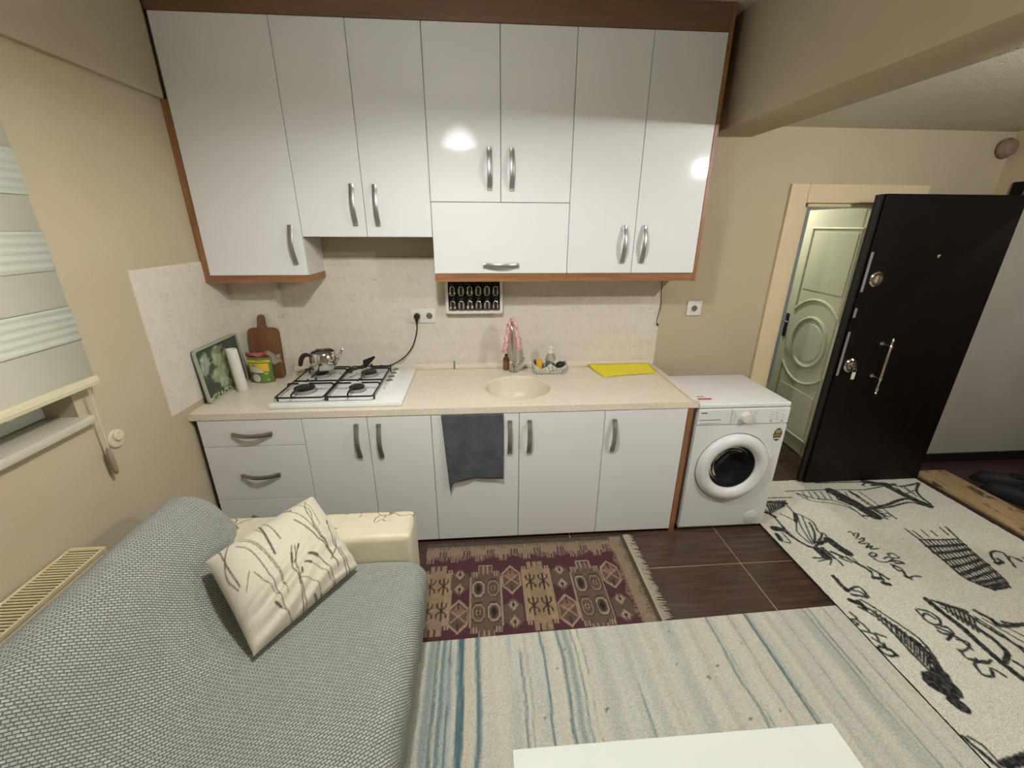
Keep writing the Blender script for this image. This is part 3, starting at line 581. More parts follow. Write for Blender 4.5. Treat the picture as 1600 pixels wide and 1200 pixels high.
bm = B(); box(bm, MX0+.012, MX0+.135, MY0-.0032, MY0-.0022, .753, .760); lab(obj('grip_shade', bm, M_greyline, dr, smooth=0), 'grey strip put in for the shade above the grip')  # thin grey strip, shade above the grip put in as colour
bm = B(); box(bm, MX0+.018, MX0+.052, MY0-.0028, MY0-.0021, .796, .803); lab(obj('maker_mark', bm, mat('dark_print', '#5d6063', .5), dr, smooth=0), 'small dark printed mark')
bm = B(); box(bm, MX0+.1975, MX1-.003, MY0-.002, MY0+.012, .725, .820, .003, 1); cp = obj('control_panel', bm, M_appl, wm)
KX, KZ = 2.925, .770
bm = B(); lathe(bm, [(.036, MY0-.0022), (.036, MY0-.005), (.031, MY0-.007), (.0275, MY0-.024), (.025, MY0-.028), (0, MY0-.029)], (KX, 0, KZ), 'Y', 32); kd = obj('programme_dial', bm, M_whitep, cp)
bm = B()
for k in range(16):
    a = PI*(-.25+1.5*k/15); r0 = .045
    box(bm, KX+math.cos(a)*r0-.002, KX+math.cos(a)*r0+.002, MY0-.0026, MY0-.0021, KZ+math.sin(a)*r0*.75-.0012, KZ+math.sin(a)*r0*.75+.0012)
for k in range(7):
    z = KZ+.032-.0105*k
    for s in (-1, 1):
        x = KX+s*(.060+.004*math.cos(k)); box(bm, x-.009, x+.009, MY0-.0026, MY0-.0021, z-.0012, z+.0012)
for k, (x, z) in enumerate([(3.085, .795), (3.085, .780), (3.085, .765), (3.085, .750), (3.112, .797), (3.112, .785), (3.116, .770), (3.118, .752), (3.150, .780), (3.150, .762)]):
    box(bm, x-.008, x+.008, MY0-.0026, MY0-.0021, z-.0013, z+.0013)
for x in (3.085, 3.15): lathe(bm, [(.006, MY0-.0026), (.006, MY0-.0021)], (x, 0, .74), 'Y', 14)
o = obj('panel_print', bm, M_greyline, cp, smooth=0); o['kind'] = 'stuff'; lab(o, 'tiny grey printed programme markings')
bm = B(); lathe(bm, [(.216, MY0+.006), (.218, MY0-.004), (.212, MY0-.020), (.196, MY0-.032), (.178, MY0-.036), (.160, MY0-.032), (.143, MY0-.018), (.138, MY0-.004), (.138, MY0+.006)], (DCX, 0, DCZ), 'Y', 64, closed=True)
ring = obj('door_ring', bm, M_appl, wm, smooth=50)
bm = B(); lathe(bm, [(.2215, MY0+.0055), (.2215, MY0+.003), (.2165, MY0+.003), (.2165, MY0+.0055)], (DCX, 0, DCZ), 'Y', 64, closed=True); lab(obj('gap_shade_ring', bm, M_gapshade, wm), 'dark ring put in for the shade in the gap round the door')  # dark grey ring stands in for the shade in the door gap
bm = B(); lathe(bm, [(.137, MY0-.002), (.120, MY0+.006), (.105, MY0+.030), (.08, MY0+.055), (.0, MY0+.062), (.0, MY0+.058), (.078, MY0+.051), (.101, MY0+.028), (.116, MY0+.003), (.137, MY0-.006)], (DCX, 0, DCZ), 'Y', 48, cap=False)
obj('door_glass', bm, M_gl, ring, smooth=60)
bm = B(); lathe(bm, [(.221, MY0+.009), (.20, MY0+.016), (.165, MY0+.020), (.160, MY0+.06), (.205, MY0+.065), (.21, MY0+.30), (.06, MY0+.31), (0, MY0+.31)], (DCX, 0, DCZ), 'Y', 48, cap=False)
dm = obj('drum', bm, M_drum, wm, smooth=40, recalc=False)
for k in range(3):
    a = 2*PI*k/3+.5; bm = B(); tube(bm, [(DCX+math.cos(a)*.195, MY0+.075, DCZ+math.sin(a)*.195), (DCX+math.cos(a)*.195, MY0+.29, DCZ+math.sin(a)*.195)], .028, 8); obj('drum_paddle', bm, M_drum, dm)
bm = B(); box(bm, DCX+.205, DCX+.224, MY0-.012, MY0-.004, DCZ+.015, DCZ+.075, .003, 2); lab(obj('door_grip', bm, M_whitep, ring), 'white door pull')
bm = B(); lathe(bm, [(.045, MY0-.0005), (.045, MY0-.003), (.041, MY0-.0045), (0, MY0-.0045)], (3.105, 0, .085), 'Y', 32); box(bm, 3.07, 3.14, MY0-.0062, MY0-.0045, .078, .090, .001, 1); obj('filter_cap', bm, M_appl, wm)
for sx in (MX0+.05, MX1-.05):
    for sy in (MY0+.05, MY1-.05): bm = B(); lathe(bm, [(.02, 0), (.02, .008), (.012, .0125)], (sx, sy, 0), n=12); obj('foot', bm, M_blackp, wm)
bm = B(); box(bm, 2.668, 2.762, -.600, -.578, .8503, .8509); lab(obj('red_sticker', bm, M_red, wm, smooth=0), 'red paper sticker on the lid')
bm = B(); box(bm, 2.690, 2.735, -.560, -.545, .8503, .8508); lab(obj('paper_sticker', bm, M_greyline, wm, smooth=0), 'small grey printed sticker')
bm = B(); lathe(bm, [(.0265, 0), (.0265, -.0012), (0, -.0014)], (0, 0, 0), 'Y', 28); xf(bm, Matrix.Translation((3.147, MY0-.0002, .652)) @ Matrix.Diagonal((.95, 1, 1.55, 1)))
st = lab(obj('energy_sticker', bm, mat('olive_sticker', '#3e3a22', .35), wm), 'dark oval sticker with green and copper bands')
bm = B(); plate(bm, rrect(3.131, 3.163, .660, .684, .006, 3), (), MY0-.0022, MY0-.0016, 'Y'); obj('green_field', bm, mat('green_print', '#8f9a5a', .4), st, smooth=0)
bm = B(); box(bm, 3.1255, 3.1690, MY0-.0022, MY0-.0016, .640, .654); obj('copper_band', bm, mat('copper_print', '#9a6a45', .4), st, smooth=0)
bm = B(); box(bm, 3.128, 3.166, MY0-.0022, MY0-.0016, .624, .632); obj('white_band', bm, mat('pale_print', '#d8cbb6', .4), st, smooth=0)

# ------------------------------------------------------------------ cream bathroom door
d1 = thing('door_1', 'cream panelled bathroom door standing ajar behind the dark entrance door', 'door', (4.045, .03, 0)); d1['kind'] = 'structure'
def leaf_xf(bm):  # local: X along leaf width from hinge, Y thickness (face at y=0 towards the kitchen), Z up
    a = Vector((4.045, .03, 0)); b = Vector((4.102, .745, 0)); dr = (b-a).normalized()
    nrm = Vector((-dr.y, dr.x, 0))   # towards the kitchen side
    m = Matrix(((dr.x, -nrm.x, 0, a.x), (dr.y, -nrm.y, 0, a.y), (0, 0, 1, 0), (0, 0, 0, 1)))
    return xf(bm, m)
LW, LH = .717, 1.893
bm = B(); box(bm, 0, LW, .006, .044, .008, LH, .002, 1); leaf = obj('leaf', leaf_xf(bm), M_cream, d1)
CY, CZ = .358, .900
def moulding(path, r=.011, nm='moulding'):
    bm = B(); tube(bm, [(x, .006, z) for x, z in path], r, 8, True, (1, 1)); return obj(nm, leaf_xf(bm), M_cream, leaf)
ring = [(CY+.195*math.cos(2*PI*k/48), CZ+.195*math.sin(2*PI*k/48)) for k in range(49)]
moulding(ring, .013)
mx0, mx1 = .105, LW-.105
arc = [(CY+.335*math.cos(a), CZ+.335*math.sin(a)) for a in np.linspace(math.acos((mx1-CY)/.335), math.acos((mx0-CY)/.335), 24)]
moulding(arc + [(mx0, 1.76), (mx1, 1.76), arc[0]], .011)
arc2 = [(x, 2*CZ-z) for x, z in arc]
moulding(arc2 + [(mx0, .13), (mx1, .13), arc2[0]], .011)
for nm, pl in (('raised_panel', rrect(mx0+.03, mx1-.03, 1.30, 1.73, .01, 2)), ('raised_panel', rrect(mx0+.03, mx1-.03, .16, .50, .01, 2))):
    bm = B(); plate(bm, pl, (), .0015, .008, 'Y'); obj(nm, leaf_xf(bm), M_cream, leaf, smooth=0)
bm = B(); lathe(bm, [(.155, .008), (.15, .002), (0, .0015)], (CY, 0, CZ), 'Y', 40); obj('raised_panel', leaf_xf(bm), M_cream, leaf)
hd = B(); box(hd, LW-.055, LW-.018, -.004, .008, .875, 1.075, .004, 2); hdl = lab(obj('door_handle', leaf_xf(hd), M_black, d1), 'black lever handle on a long plate')
bm = B(); tube(bm, [(LW-.036, .0, 1.02), (LW-.036, -.05, 1.02), (LW-.05, -.055, 1.02), (LW-.15, -.055, 1.02)], .008, 8); obj('lever', leaf_xf(bm), M_nickel, hdl)
bm = B(); tube(bm, [(LW-.036, .05, 1.02), (LW-.036, .10, 1.02), (LW-.05, .105, 1.02), (LW-.13, .105, 1.02)], .008, 8); obj('lever', leaf_xf(bm), M_black, hdl)
def jamb(nm, b): bm = B(); box(bm, *b, .003, 1); return obj(nm, bm, M_frame, d1)
jamb('architrave', (3.372, 3.487, -.022, -.0005, 0, 2.016)); jamb('architrave', (3.489, 4.28, -.022, -.0005, 1.908, 2.016)); jamb('architrave', (4.165, 4.28, -.022, -.0005, 0, 1.906))
jamb('jamb_lining', (3.4895, 3.508, -.012, .16, 0, 1.885)); jamb('jamb_lining', (4.064, 4.163, -.012, -.001, 0, 1.905)); jamb('jamb_lining', (3.51, 4.058, -.012, .155, 1.886, 1.9045))

# ------------------------------------------------------------------ dark entrance door
M_plate = mat('dull_steel_plate', '#8f8e90', .5, .3)
d2 = thing('door_2', 'very dark brown steel entrance door standing wide open', 'door', (4.70, -.22, 0)); d2['kind'] = 'structure'
bm = B(); box(bm, 3.790, 4.675, -.252, -.196, .022, 1.948, .003, 1); slab = obj('leaf', bm, M_doorB, d2)
bm = B(); box(bm, 3.757, 3.7895, -.236, -.206, .022, 1.944, .003, 1); lab(obj('edge_profile', bm, M_blackp, slab), 'black rubber-edged lock side of the leaf')
for z0, z1 in ((1.395, 1.63), (1.235, 1.295), (.85, 1.145)):
    bm = B(); box(bm, 3.7915, 3.809, -.2545, -.252, z0, z1, .001, 1); lab(obj('lock_plate', bm, M_plate, slab), 'steel lock plate near the edge')
for z in (1.471, .919):
    bm = B(); lathe(bm, [(.046, -.252), (.046, -.258), (.038, -.264), (.026, -.264), (.024, -.269), (.012, -.271), (0, -.271)], (3.872, 0, z), 'Y', 28); obj('lock_rosette', bm, M_steel, slab)
bm = B(); lathe(bm, [(.012, -.252), (.012, -.257), (.008, -.260), (0, -.2605)], (4.232, 0, 1.606), 'Y', 16); obj('peephole', bm, M_steel, slab)
ph = []
bm = B(); lathe(bm, [(.004, .735), (.010, .742), (.006, .752), (.012, .768), (.007, .785), (.0085, .83), (.013, .84), (.0095, .855), (.0095, 1.045), (.013, 1.06), (.0085, 1.07), (.006, 1.085), (.011, 1.10), (.004, 1.115)], (4.050, -.315, 0), n=16)
pull = lab(obj('pull_handle', bm, M_steel, slab), 'polished turned steel pull bar')
for z in (1.062, .842):
    bm = B(); lathe(bm, [(.017, -.2525), (.016, -.258), (.007, -.270), (.006, -.300), (.009, -.306), (.009, -.318)], (4.050, 0, z), 'Y', 16); obj('mount', bm, M_steel, pull)
for z in (.25, 1.0, 1.72):
    bm = B(); lathe(bm, [(.012, z-.06), (.012, z+.06)], (4.690, -.183, 0), n=12); obj('hinge', bm, M_blackp, d2)
bm = B(); box(bm, 4.728, 4.775, -.175, -.10, 0, 2.03, .003, 1); box(bm, 4.728, 4.775, -1.205, -1.12, 0, 2.03, .003, 1); box(bm, 4.728, 4.775, -1.12, -.175, 1.972, 2.03, .003, 1)
lab(obj('door_frame', bm, M_doorB, d2), 'black steel door frame')
k = thing('door_key', 'key with a pale green tag hanging in the lower lock of the dark door', 'key', (3.872, -.272, .915))
bm = B(); tube(bm, [(3.872, -.268, .919), (3.872, -.292, .919)], .004, 8); lathe(bm, [(.012, -.294), (.012, -.291)], (3.872, 0, .916), 'Y', 16); obj('key_shank', bm, M_steel, k)
bm = B(); tube(bm, [(3.872+.013*math.cos(a), -.295, .898+.013*math.sin(a)) for a in np.linspace(0, 2*PI, 17)], .0015, 6, False); obj('key_ring', bm, M_steel, k)
bm = B(); box(bm, 3.858, 3.882, -.301, -.295, .838, .886, .003, 2); lab(obj('key_tag', bm, mat('pale_green_tag', '#c8d9bf', .4), k), 'pale green plastic tag')
bm = B(); box(bm, 4.695, 4.955, -1.12, -.19, .0, .047, .006, 2)
sl = struct(obj('trim_3', bm, M_sillwood), 'worn wooden threshold board at the entrance')
bm = B(); box(bm, 4.672, 4.6945, -1.12, -.25, .0, .030, .003, 1); lab(obj('dark_edge', bm, mat('dark_worn_wood', '#33231a', .6), sl), 'dark worn front edge')
d3 = thing('door_3', 'dark red door at the far end of the stairwell landing', 'door', (5.92, -.40, 0)); d3['kind'] = 'structure'
M_redd = mat('dark_red_door', '#3c1418', .5)
bm = B(); box(bm, 5.905, 5.928, -.95, -.02, 0, 2.05, .003, 1); obj('leaf', bm, M_redd, d3)
bm = B(); box(bm, 5.895, 5.906, -.80, -.17, 1.1, 1.9, .006, 2); obj('panel', bm, M_redd, d3); bm = B(); box(bm, 5.895, 5.906, -.80, -.17, .15, .95, .006, 2); obj('panel', bm, M_redd, d3)
def shoe(label, x, y, rot):
    c = thing('shoe', label, 'shoe', (x, y, 0), 'black shoes outside the entrance'); c.rotation_euler = (0, 0, rot)
    P = []
    for i in range(15):
        t = i/14; L = -.135+.27*t
        wd = .036+.012*math.sin(PI*t)+.006*t; hh = .105-.055*t if t > .35 else .088; hh *= (1-max(0, t-.86)*5)
        sc = min(1, math.sqrt(max(0., 1-((t-.5)/.5)**8)))+.02
        row = []
        for kq in range(13):
            a = PI*kq/12; row.append((L, wd*math.cos(a)*sc, .018+hh*max(.05, sc)*math.sin(a)**.7))
        P.append(row)
    bm = B(); grid(bm, P); bmesh.ops.holes_fill(bm, edges=bm.edges[:]); o = obj('upper', bm, M_shoe, c); o.matrix_parent_inverse = Matrix()
    out = [(.142*math.cos(a), (.047+.006*math.cos(a))*math.sin(a)) for a in np.linspace(0, 2*PI, 28, endpoint=False)]
    bm = B(); plate(bm, out, (), 0., .018); o = obj('sole', bm, M_rubber2, c); o.matrix_parent_inverse = Matrix()
    bm = B(); lathe(bm, [(.036, 0), (.034, .006), (.028, .004), (.028, -.01)], (-.07, 0, .103), n=20, cap=False); o = obj('collar', bm, M_rubber2, c); o.matrix_parent_inverse = Matrix()
M_shoe = mat('black_shoe_fabric', '#121316', .7); M_rubber2 = mat('black_shoe_sole', '#0c0c0d', .6)
shoe('black shoe nearest the threshold board, pointing along the step', 5.10, -.50, 2.0)
shoe('black shoe behind the other one, nearer the grey stairwell wall', 5.22, -.34, 2.3)

# ------------------------------------------------------------------ blind, wall cover, radiator
bl = thing('roller_blind', 'day-night roller blind with pleated cream bands over the left window', 'blind', (.02, -1.84, 2.2))
BY0, BY1 = -2.6, -1.125
bm = B(); box(bm, -.018, .055, BY0-.02, BY1+.02, 2.21, 2.29, .012, 3); obj('cassette', bm, M_rail, bl)
edges = [(2.21, 1.985, 's'), (1.985, 1.852, 'o'), (1.852, 1.742, 's'), (1.742, 1.617, 'o'), (1.617, 1.495, 's'), (1.495, 1.376, 'o'), (1.376, 1.238, 's')]
for z1, z0, kd in edges:
    n = 40; P = []
    for i in range(n+1):
        z = z1+(z0-z1)*i/n
        x = .024 + (.0011*math.sin(2*PI*(z1-z)/.026) + .004 if kd == 'o' else 0)
        P.append([(x, y, z) for y in np.linspace(BY0, BY1, 4)])
    bm = B(); grid(bm, P); o = obj('opaque_band' if kd == 'o' else 'sheer_band', bm, M_band if kd == 'o' else M_sheer, bl, smooth=80); thick(o, .0012)
bm = B(); box(bm, .012, .036, BY0, BY1+.004, 1.206, 1.240, .006, 2); box(bm, .035, .038, BY0, BY1+.004, 1.219, 1.224, .001, 1); obj('bottom_rail', bm, M_rail, bl)
bm = B()
for s in (-.004, .004): tube(bm, [(.022, -1.16+s, 1.205), (.018, -1.161+s*.7, 1.08), (.014, -1.161+s*.3, .955)], .0016, 6)
obj('pull_cord', bm, M_rail, bl)
bm = B(); lathe(bm, [(.003, .955), (.008, .945), (.010, .92), (.010, .86), (.007, .842), (.003, .838)], (.010, -1.161, 0), n=12); lab(obj('tassel', bm, mat('dull_tassel', '#8f846c', .6), bl), 'grey-brown cord weight')
wc = thing('wall_cover', 'round ivory cover plate on the left wall below the blind', 'cover', (-.018, -1.085, .955))
bm = B(); lathe(bm, [(.038, -.0195), (.038, -.014), (.033, -.010), (.0, -.009)], (0, -1.085, .955), 'X', 32); obj('plate', bm, mat('ivory_plate', '#cbc2a4', .5), wc)
bm = B(); lathe(bm, [(.024, -.0095), (.024, -.005), (.020, -.002), (.0, -.0015)], (0, -1.078, .968), 'X', 24); obj('boss', bm, M_rail, wc)
rd = thing('radiator', 'ivory panel radiator with slatted top grille behind the sofa', 'radiator', (.055, -2.0, .1))
RY0, RY1 = -2.75, -1.408
bm = B(); box(bm, .098, .113, RY0, RY1, .10, .676, .004, 2)
obj('front_panel', bm, M_rad, rd)
bm = B(); box(bm, .0, .015, RY0, RY1, .10, .676, .004, 2); obj('rear_panel', bm, M_rad, rd)
for y in (RY0, RY1-.018): bm = B(); box(bm, -.003, .116, y, y+.018, .12, .694, .003, 1); obj('end_cap', bm, M_rad, rd)
for x in ((-.003, .006), (.108, .116)): bm = B(); box(bm, x[0], x[1], RY0+.0185, RY1-.0185, .678, .694, .002, 1); obj('grille_rail', bm, M_rad, rd)
bm = B(); box(bm, -.045, -.035, 0, .1, 0, .01); bm.free()
bm = B(); box(bm, -.0505, .0505, -.0035, .0035, -.007, .0, .001, 1); bmesh.ops.recalc_face_normals(bm, faces=bm.faces[:]); SL = bpy.data.meshes.new('grille_slat'); bm.to_mesh(SL); bm.free(); SL.materials.append(M_rad)
nS = 112
for i in range(nS): inst('grille_slat', SL, (.057, RY1-.028-i*(RY1-RY0-.056)/(nS-1), .692), rd)
bm = B(); 
for i in range(60): y = RY0+.03+i*(RY1-RY0-.06)/59; box(bm, .02, .093, y-.0006, y+.0006, .13, .66)
o = obj('convector_fins', bm, M_rad, rd, smooth=0); o['kind'] = 'stuff'

# ------------------------------------------------------------------ sofa, cover, cushion
sf = thing('sofa', 'cream cracked leatherette sofa along the left wall under a grey cover', 'sofa', (.7, -2.05, 0))
def slabx(nm, b, bev, m=M_leath, l=None, seg=4):
    bm = B(); box(bm, *b, bev, seg); o = obj(nm, bm, m, sf, smooth=50); 
    if l: lab(o, l)
    return o
slabx('arm', (.20, 1.152, -1.284, -1.10, .05, .570), .028, l='cream armrest with cracked top')
slabx('arm', (.20, 1.152, -2.99, -2.81, .05, .570), .028)
slabx('seat_base', (.30, 1.17, -2.805, -1.29, .07, .30), .02)
slabx('seat_cushion', (.45, 1.185, -2.80, -1.296, .302, .432), .035)
bm = B(); P = []
pr = [(.215, .05), (.215, .45), (.21, .66), (.235, .725), (.29, .735), (.345, .70), (.40, .60), (.46, .44), (.46, .05)]
plate(bm, pr, (), -2.80, -1.25, 'Y'); obj('backrest', bm, M_leath, sf, smooth=50)
for x in (.28, 1.09):
    for y in (-2.9, -1.2): bm = B(); lathe(bm, [(.018, 0), (.026, .049)], (x, y, 0), n=14); obj('leg', bm, M_brownp, sf)

def catmull(pts, n):
    P = [np.array(p, float) for p in pts]; P = [2*P[0]-P[1]] + P + [2*P[-1]-P[-2]]; out = []
    m = len(P)-3
    for i in range(n):
        u = i/(n-1)*m; k = min(int(u), m-1); f = u-k
        a, b, c, d = P[k:k+4]
        out.append(.5*((2*b)+(c-a)*f+(2*a-5*b+4*c-d)*f*f+(3*b-a-3*c+d)*f**3))
    return np.array(out)
prof = catmull([(.196, .30), (.190, .50), (.186, .66), (.205, .735), (.255, .765), (.315, .758), (.365, .715), (.405, .65), (.45, .57), (.515, .50), (.62, .462), (.78, .452), (.95, .455), (1.09, .452), (1.160, .438), (1.198, .40), (1.204, .32), (1.188, .19), (1.172, .07)], 150)
seg = np.r_[0, np.cumsum(np.linalg.norm(np.diff(prof, axis=0), axis=1))]
NY = 170
cv = bpy.data.meshes.new('sofa_cover'); bm = bmesh.new(); uvl = bm.loops.layers.uv.new('UVMap')
rows = []; UV = {}
nzg = vnoise((150, NY), (9, 12), 3); nzh = vnoise((150, NY), (26, 40), 4)
for i, (px, pz) in enumerate(prof):
    # backrest reaches past the arm; seat and front end at the arm's inner face
    f = min(1, max(0, (px-.42)/.12)); yend = -1.125*(1-f) + (-1.290)*f
    row = []
    for j in range(NY):
        t = (j/(NY-1)); y = -2.80 + (yend+2.80)*t
        d = yend-y; x, z = px, pz
        if f < .95:      # rounded far end of the backrest
            R_ = .13; q = max(0., 1-d/R_); k = math.sqrt(max(0., 1-q*q)); kk = k*(1-f)+f
            if pz > .40: z = .40 + (pz-.40)*(.30+.70*kk)
            x = px + (.29-px)*(1-kk)*.55*(1-f)
        else:
            q = max(0, 1-d/.03); z = pz-.012*q*q
        if i > 118: x += .005*math.sin(y*34)*(i-118)/32 + .004*math.sin(y*87+1)*(i-118)/32; z += .008*math.sin(y*41)*(i-118)/32
        z += (nzg[i, j]-.5)*.012*(1 if 30 < i < 120 else .3); x += (nzh[i, j]-.5)*.004
        v = bm.verts.new((x, y, z)); UV[v] = (.8*seg[i] + .6*y, -.6*seg[i] + .8*y); row.append(v)
    rows.append(row)
for a, b in zip(rows, rows[1:]):
    for j in range(NY-1):
        fc = bm.faces.new((a[j], a[j+1], b[j+1], b[j]))
        for lp in fc.loops: lp[uvl].uv = UV[lp.vert]
bmesh.ops.recalc_face_normals(bm, faces=bm.faces[:]); bm.to_mesh(cv); bm.free(); cv.shade_smooth()
cvo = tag(mk('sofa_cover', cv, M_cover), 'grey basket-weave stretch cover draped over the sofa back and seat', 'sofa cover'); thick(cvo, .004, 0)

# cushion
B_, R_, T_, L_ = [np.array(p) for p in ((.722, -1.708, .486), (.952, -1.350, .492), (.706, -1.085, .645), (.478, -1.470, .655))]
NC = 150
ras = Ras(0, 1, 0, 1, 1/(NC-1), '#d0c9b4')
nzc = vnoise((NC, NC), (5, 5), 11); ras.C *= (1-.08*nzc)[..., None]
jit = (rng.random((NC, NC))-.5)*.004
for wdt, pts in CUSHINK:
    P = np.array(pts)/1000.
    Q = catmull(P, max(8, len(P)*8)) if len(P) > 2 else P
    ras.stroke([tuple(q) for q in Q], wdt*.0013, '#5a4838' if wdt < 12 else '#4a3d33', .92, .005, jit)
def cush_side(sgn, U, V):
    cu = 1-np.abs(2*U-1)**3.2; cvv = 1-np.abs(2*V-1)**3.2
    h = (np.clip(cu*cvv, 0, 1))**.5*.092
    # concave sides
    u = U + .010*np.sin(PI*V)*(.5-U)*2*(np.abs(2*U-1)**2); v = V + .006*np.sin(PI*U)*(.5-V)*2*(np.abs(2*V-1)**2)
    P = B_*((1-u)*(1-v))[..., None] + R_*(u*(1-v))[..., None] + T_*(u*v)[..., None] + L_*((1-u)*v)[..., None]
    n = np.cross(R_-B_, L_-B_); n /= np.linalg.norm(n)
    wr = (.018*np.sin((V*1.0-U*.25)*46+2*np.sin(U*7))*np.exp(-V*5.5) + .011*np.sin((V-U*.4)*30)*np.exp(-((V-.30)/.12)**2) + .003*np.sin(U*40+V*9)*np.exp(-(1-U)*9))*np.clip(cu*cvv, 0, 1)**.4
    h = h + (wr if sgn > 0 else 0)
    return P + (n*sgn)*h[..., None]
cu_o = ras.mesh('cushion', cush_side(1, ras.X, ras.Y), M_cush)
tag(cu_o, 'cream cushion printed with brown reeds leaning in the sofa corner', 'cushion')
ras2 = Ras(0, 1, 0, 1, 1/40, '#d0c8b2'); bk = ras2.mesh('cushion_back', cush_side(-1, ras2.X, ras2.Y), M_cush, cu_o)

# ------------------------------------------------------------------ coffee table
tb = thing('coffee_table', 'glossy white low table in front of the sofa at the bottom edge', 'table', (1.98, -2.35, 0))
M_tab = mat('glossy_white_table', '#dfe3da', .12); 
bm = B(); box(bm, 1.522, 2.432, -2.56, -2.0, .418, .45, .002, 1); obj('tabletop', bm, M_tab, tb)
for x in (1.56, 2.35):
    for y in (-2.52, -2.085): bm = B(); box(bm, x, x+.045, y, y+.045, .0168, .4175, .003, 1); obj('leg', bm, M_tab, tb)
bm = B(); box(bm, 1.57, 2.385, -2.52, -2.05, .13, .146, .002, 1); obj('shelf', bm, M_tab, tb)

# ------------------------------------------------------------------ rugs
def skirt(parent, x0, x1, y0, y1, z, m, name='backing'):
    bm = B(); box(bm, x0, x1, y0, y1, .0, z); return obj(name, bm, m, parent, smooth=0)
# kilim
K = Ras(1.125, 2.300, -1.42, -.690, .0045, '#4b2a30')
tan, olive, cream, dk = '#83725d', '#4a4136', '#8f806b', '#2a1d1c'
rr = random.Random(5)
def kc(x0, x1, y0, y1, col): K.put(((K.X >= x0) & (K.X <= x1) & (K.Y >= y0) & (K.Y <= y1)).astype(np.float32), col)
kc(.9, 2.3, -.725, -.69, olive); kc(.9, 2.3, -.800, -.725, tan)
x = .9
while x < 2.21:
    ph = (x*9.0) % 1.0; L = .012+.026*abs(ph*2-1)
    kc(x, x+.005, -.800-L, -.80, tan); kc(x+.006, x+.010, -.725-.8*L, -.725, olive)
    x += .0115
for i, x in enumerate(np.arange(.93, 2.2, .135)):
    for q in (0, .016, .032): kc(x+q, x+q+.009, -.800, -.762, '#4b2a30' if i % 2 else olive); kc(x+.065+q, x+.065+q+.009, -.845, -.80, tan)
kc(2.270, 2.3, -1.56, -.69, olive); kc(2.205, 2.270, -1.56, -.70, tan)
y = -1.56
while y < -.74:
    ph = (y*9.0) % 1.0; L = .010+.022*abs(ph*2-1)
    kc(2.205-L, 2.205, y, y+.005, tan); kc(2.27-.8*L, 2.27, y+.006, y+.010, olive); y += .0115
def octpanel(cx, cy=-1.108, h=.150, w_=.080):
    body = '#5c4e40'
    kc(cx-w_, cx+w_, cy-h, cy+h, body); kc(cx-.036, cx+.036, cy-h-.065, cy+h+.065, body)
    for s in (-1, 1): kc(cx+s*w_-.004, cx+s*w_+.004, cy-h, cy+h, cream)
    for s in (-1, 1):
        for q in (-.072, -.060, -.048, .048, .060, .072): kc(cx+q-.0035, cx+q+.0035, cy+s*h-(.0 if s > 0 else .035), cy+s*h+(.035 if s > 0 else 0), cream)
        for q in (-.036, -.012, .012, .036): kc(cx+q-.004, cx+q+.004, cy+s*(h+.048)-.03, cy+s*(h+.048)+.03, cream)
        kc(cx-.036, cx+.036, cy+s*(h+.078)-.004, cy+s*(h+.078)+.004, cream) if s > 0 else None
    for ix in (-1, 1):
        for iy in (-1, 1):
            ox, oy = cx+ix*.038, cy+iy*.072; a, b = .030, .052; light = ix*iy < 0
            o8 = lambda f: [(ox+dx*a*f, oy+dy*b*f) for dx, dy in ((.5, 1), (1, .55), (1, -.55), (.5, -1), (-.5, -1), (-1, -.55), (-1, .55), (-.5, 1))]
            K.poly(o8(1.12), dk); K.poly(o8(1.0), cream if light else '#7d6a56'); K.poly(o8(.72), '#4d4237'); K.poly([(ox, oy+.034), (ox+.015, oy), (ox, oy-.034), (ox-.015, oy)], '#8f7b63' if not light else dk)
            K.stroke([(ox, oy-.025), (ox, oy+.025)], .006, dk); K.stroke([(ox-.010, oy), (ox+.010, oy)], .005, dk)
def glyph(x, y, c):
    K.stroke([(x, y-.055), (x, y+.05)], .007, c)
    for s in (-1, 1):
        K.stroke([(x, y), (x+s*.022, y+.022), (x+s*.022, y+.042)], .007, c); K.stroke([(x, y), (x+s*.022, y-.022), (x+s*.024, y-.040)], .007, c)
def creampanel(cx, cy=-1.082, h=.158, w_=.078):
    kc(cx-w_, cx+w_, cy-h, cy+h, '#927e63'); kc(cx-.042, cx+.042, cy-h-.055, cy+h+.055, '#87735a')
    for s in (-1, 1):
        for q in (-.07, -.056, .056, .07): kc(cx+q-.005, cx+q+.005, cy+s*h-(.0 if s > 0 else .026), cy+s*h+(.026 if s > 0 else 0), '#927e63')
        for q in (-.014, .014): kc(cx+q-.004, cx+q+.004, cy+s*(h+.04)-.02, cy+s*(h+.04)+.02, '#43262e')
    for ix in (-1, 1):
        for iy in (-1, 1): glyph(cx+ix*.034, cy+iy*.075, dk if ix*iy > 0 or True and (ix, iy) in ((-1, 1), (1, -1)) else '#7c5a44')
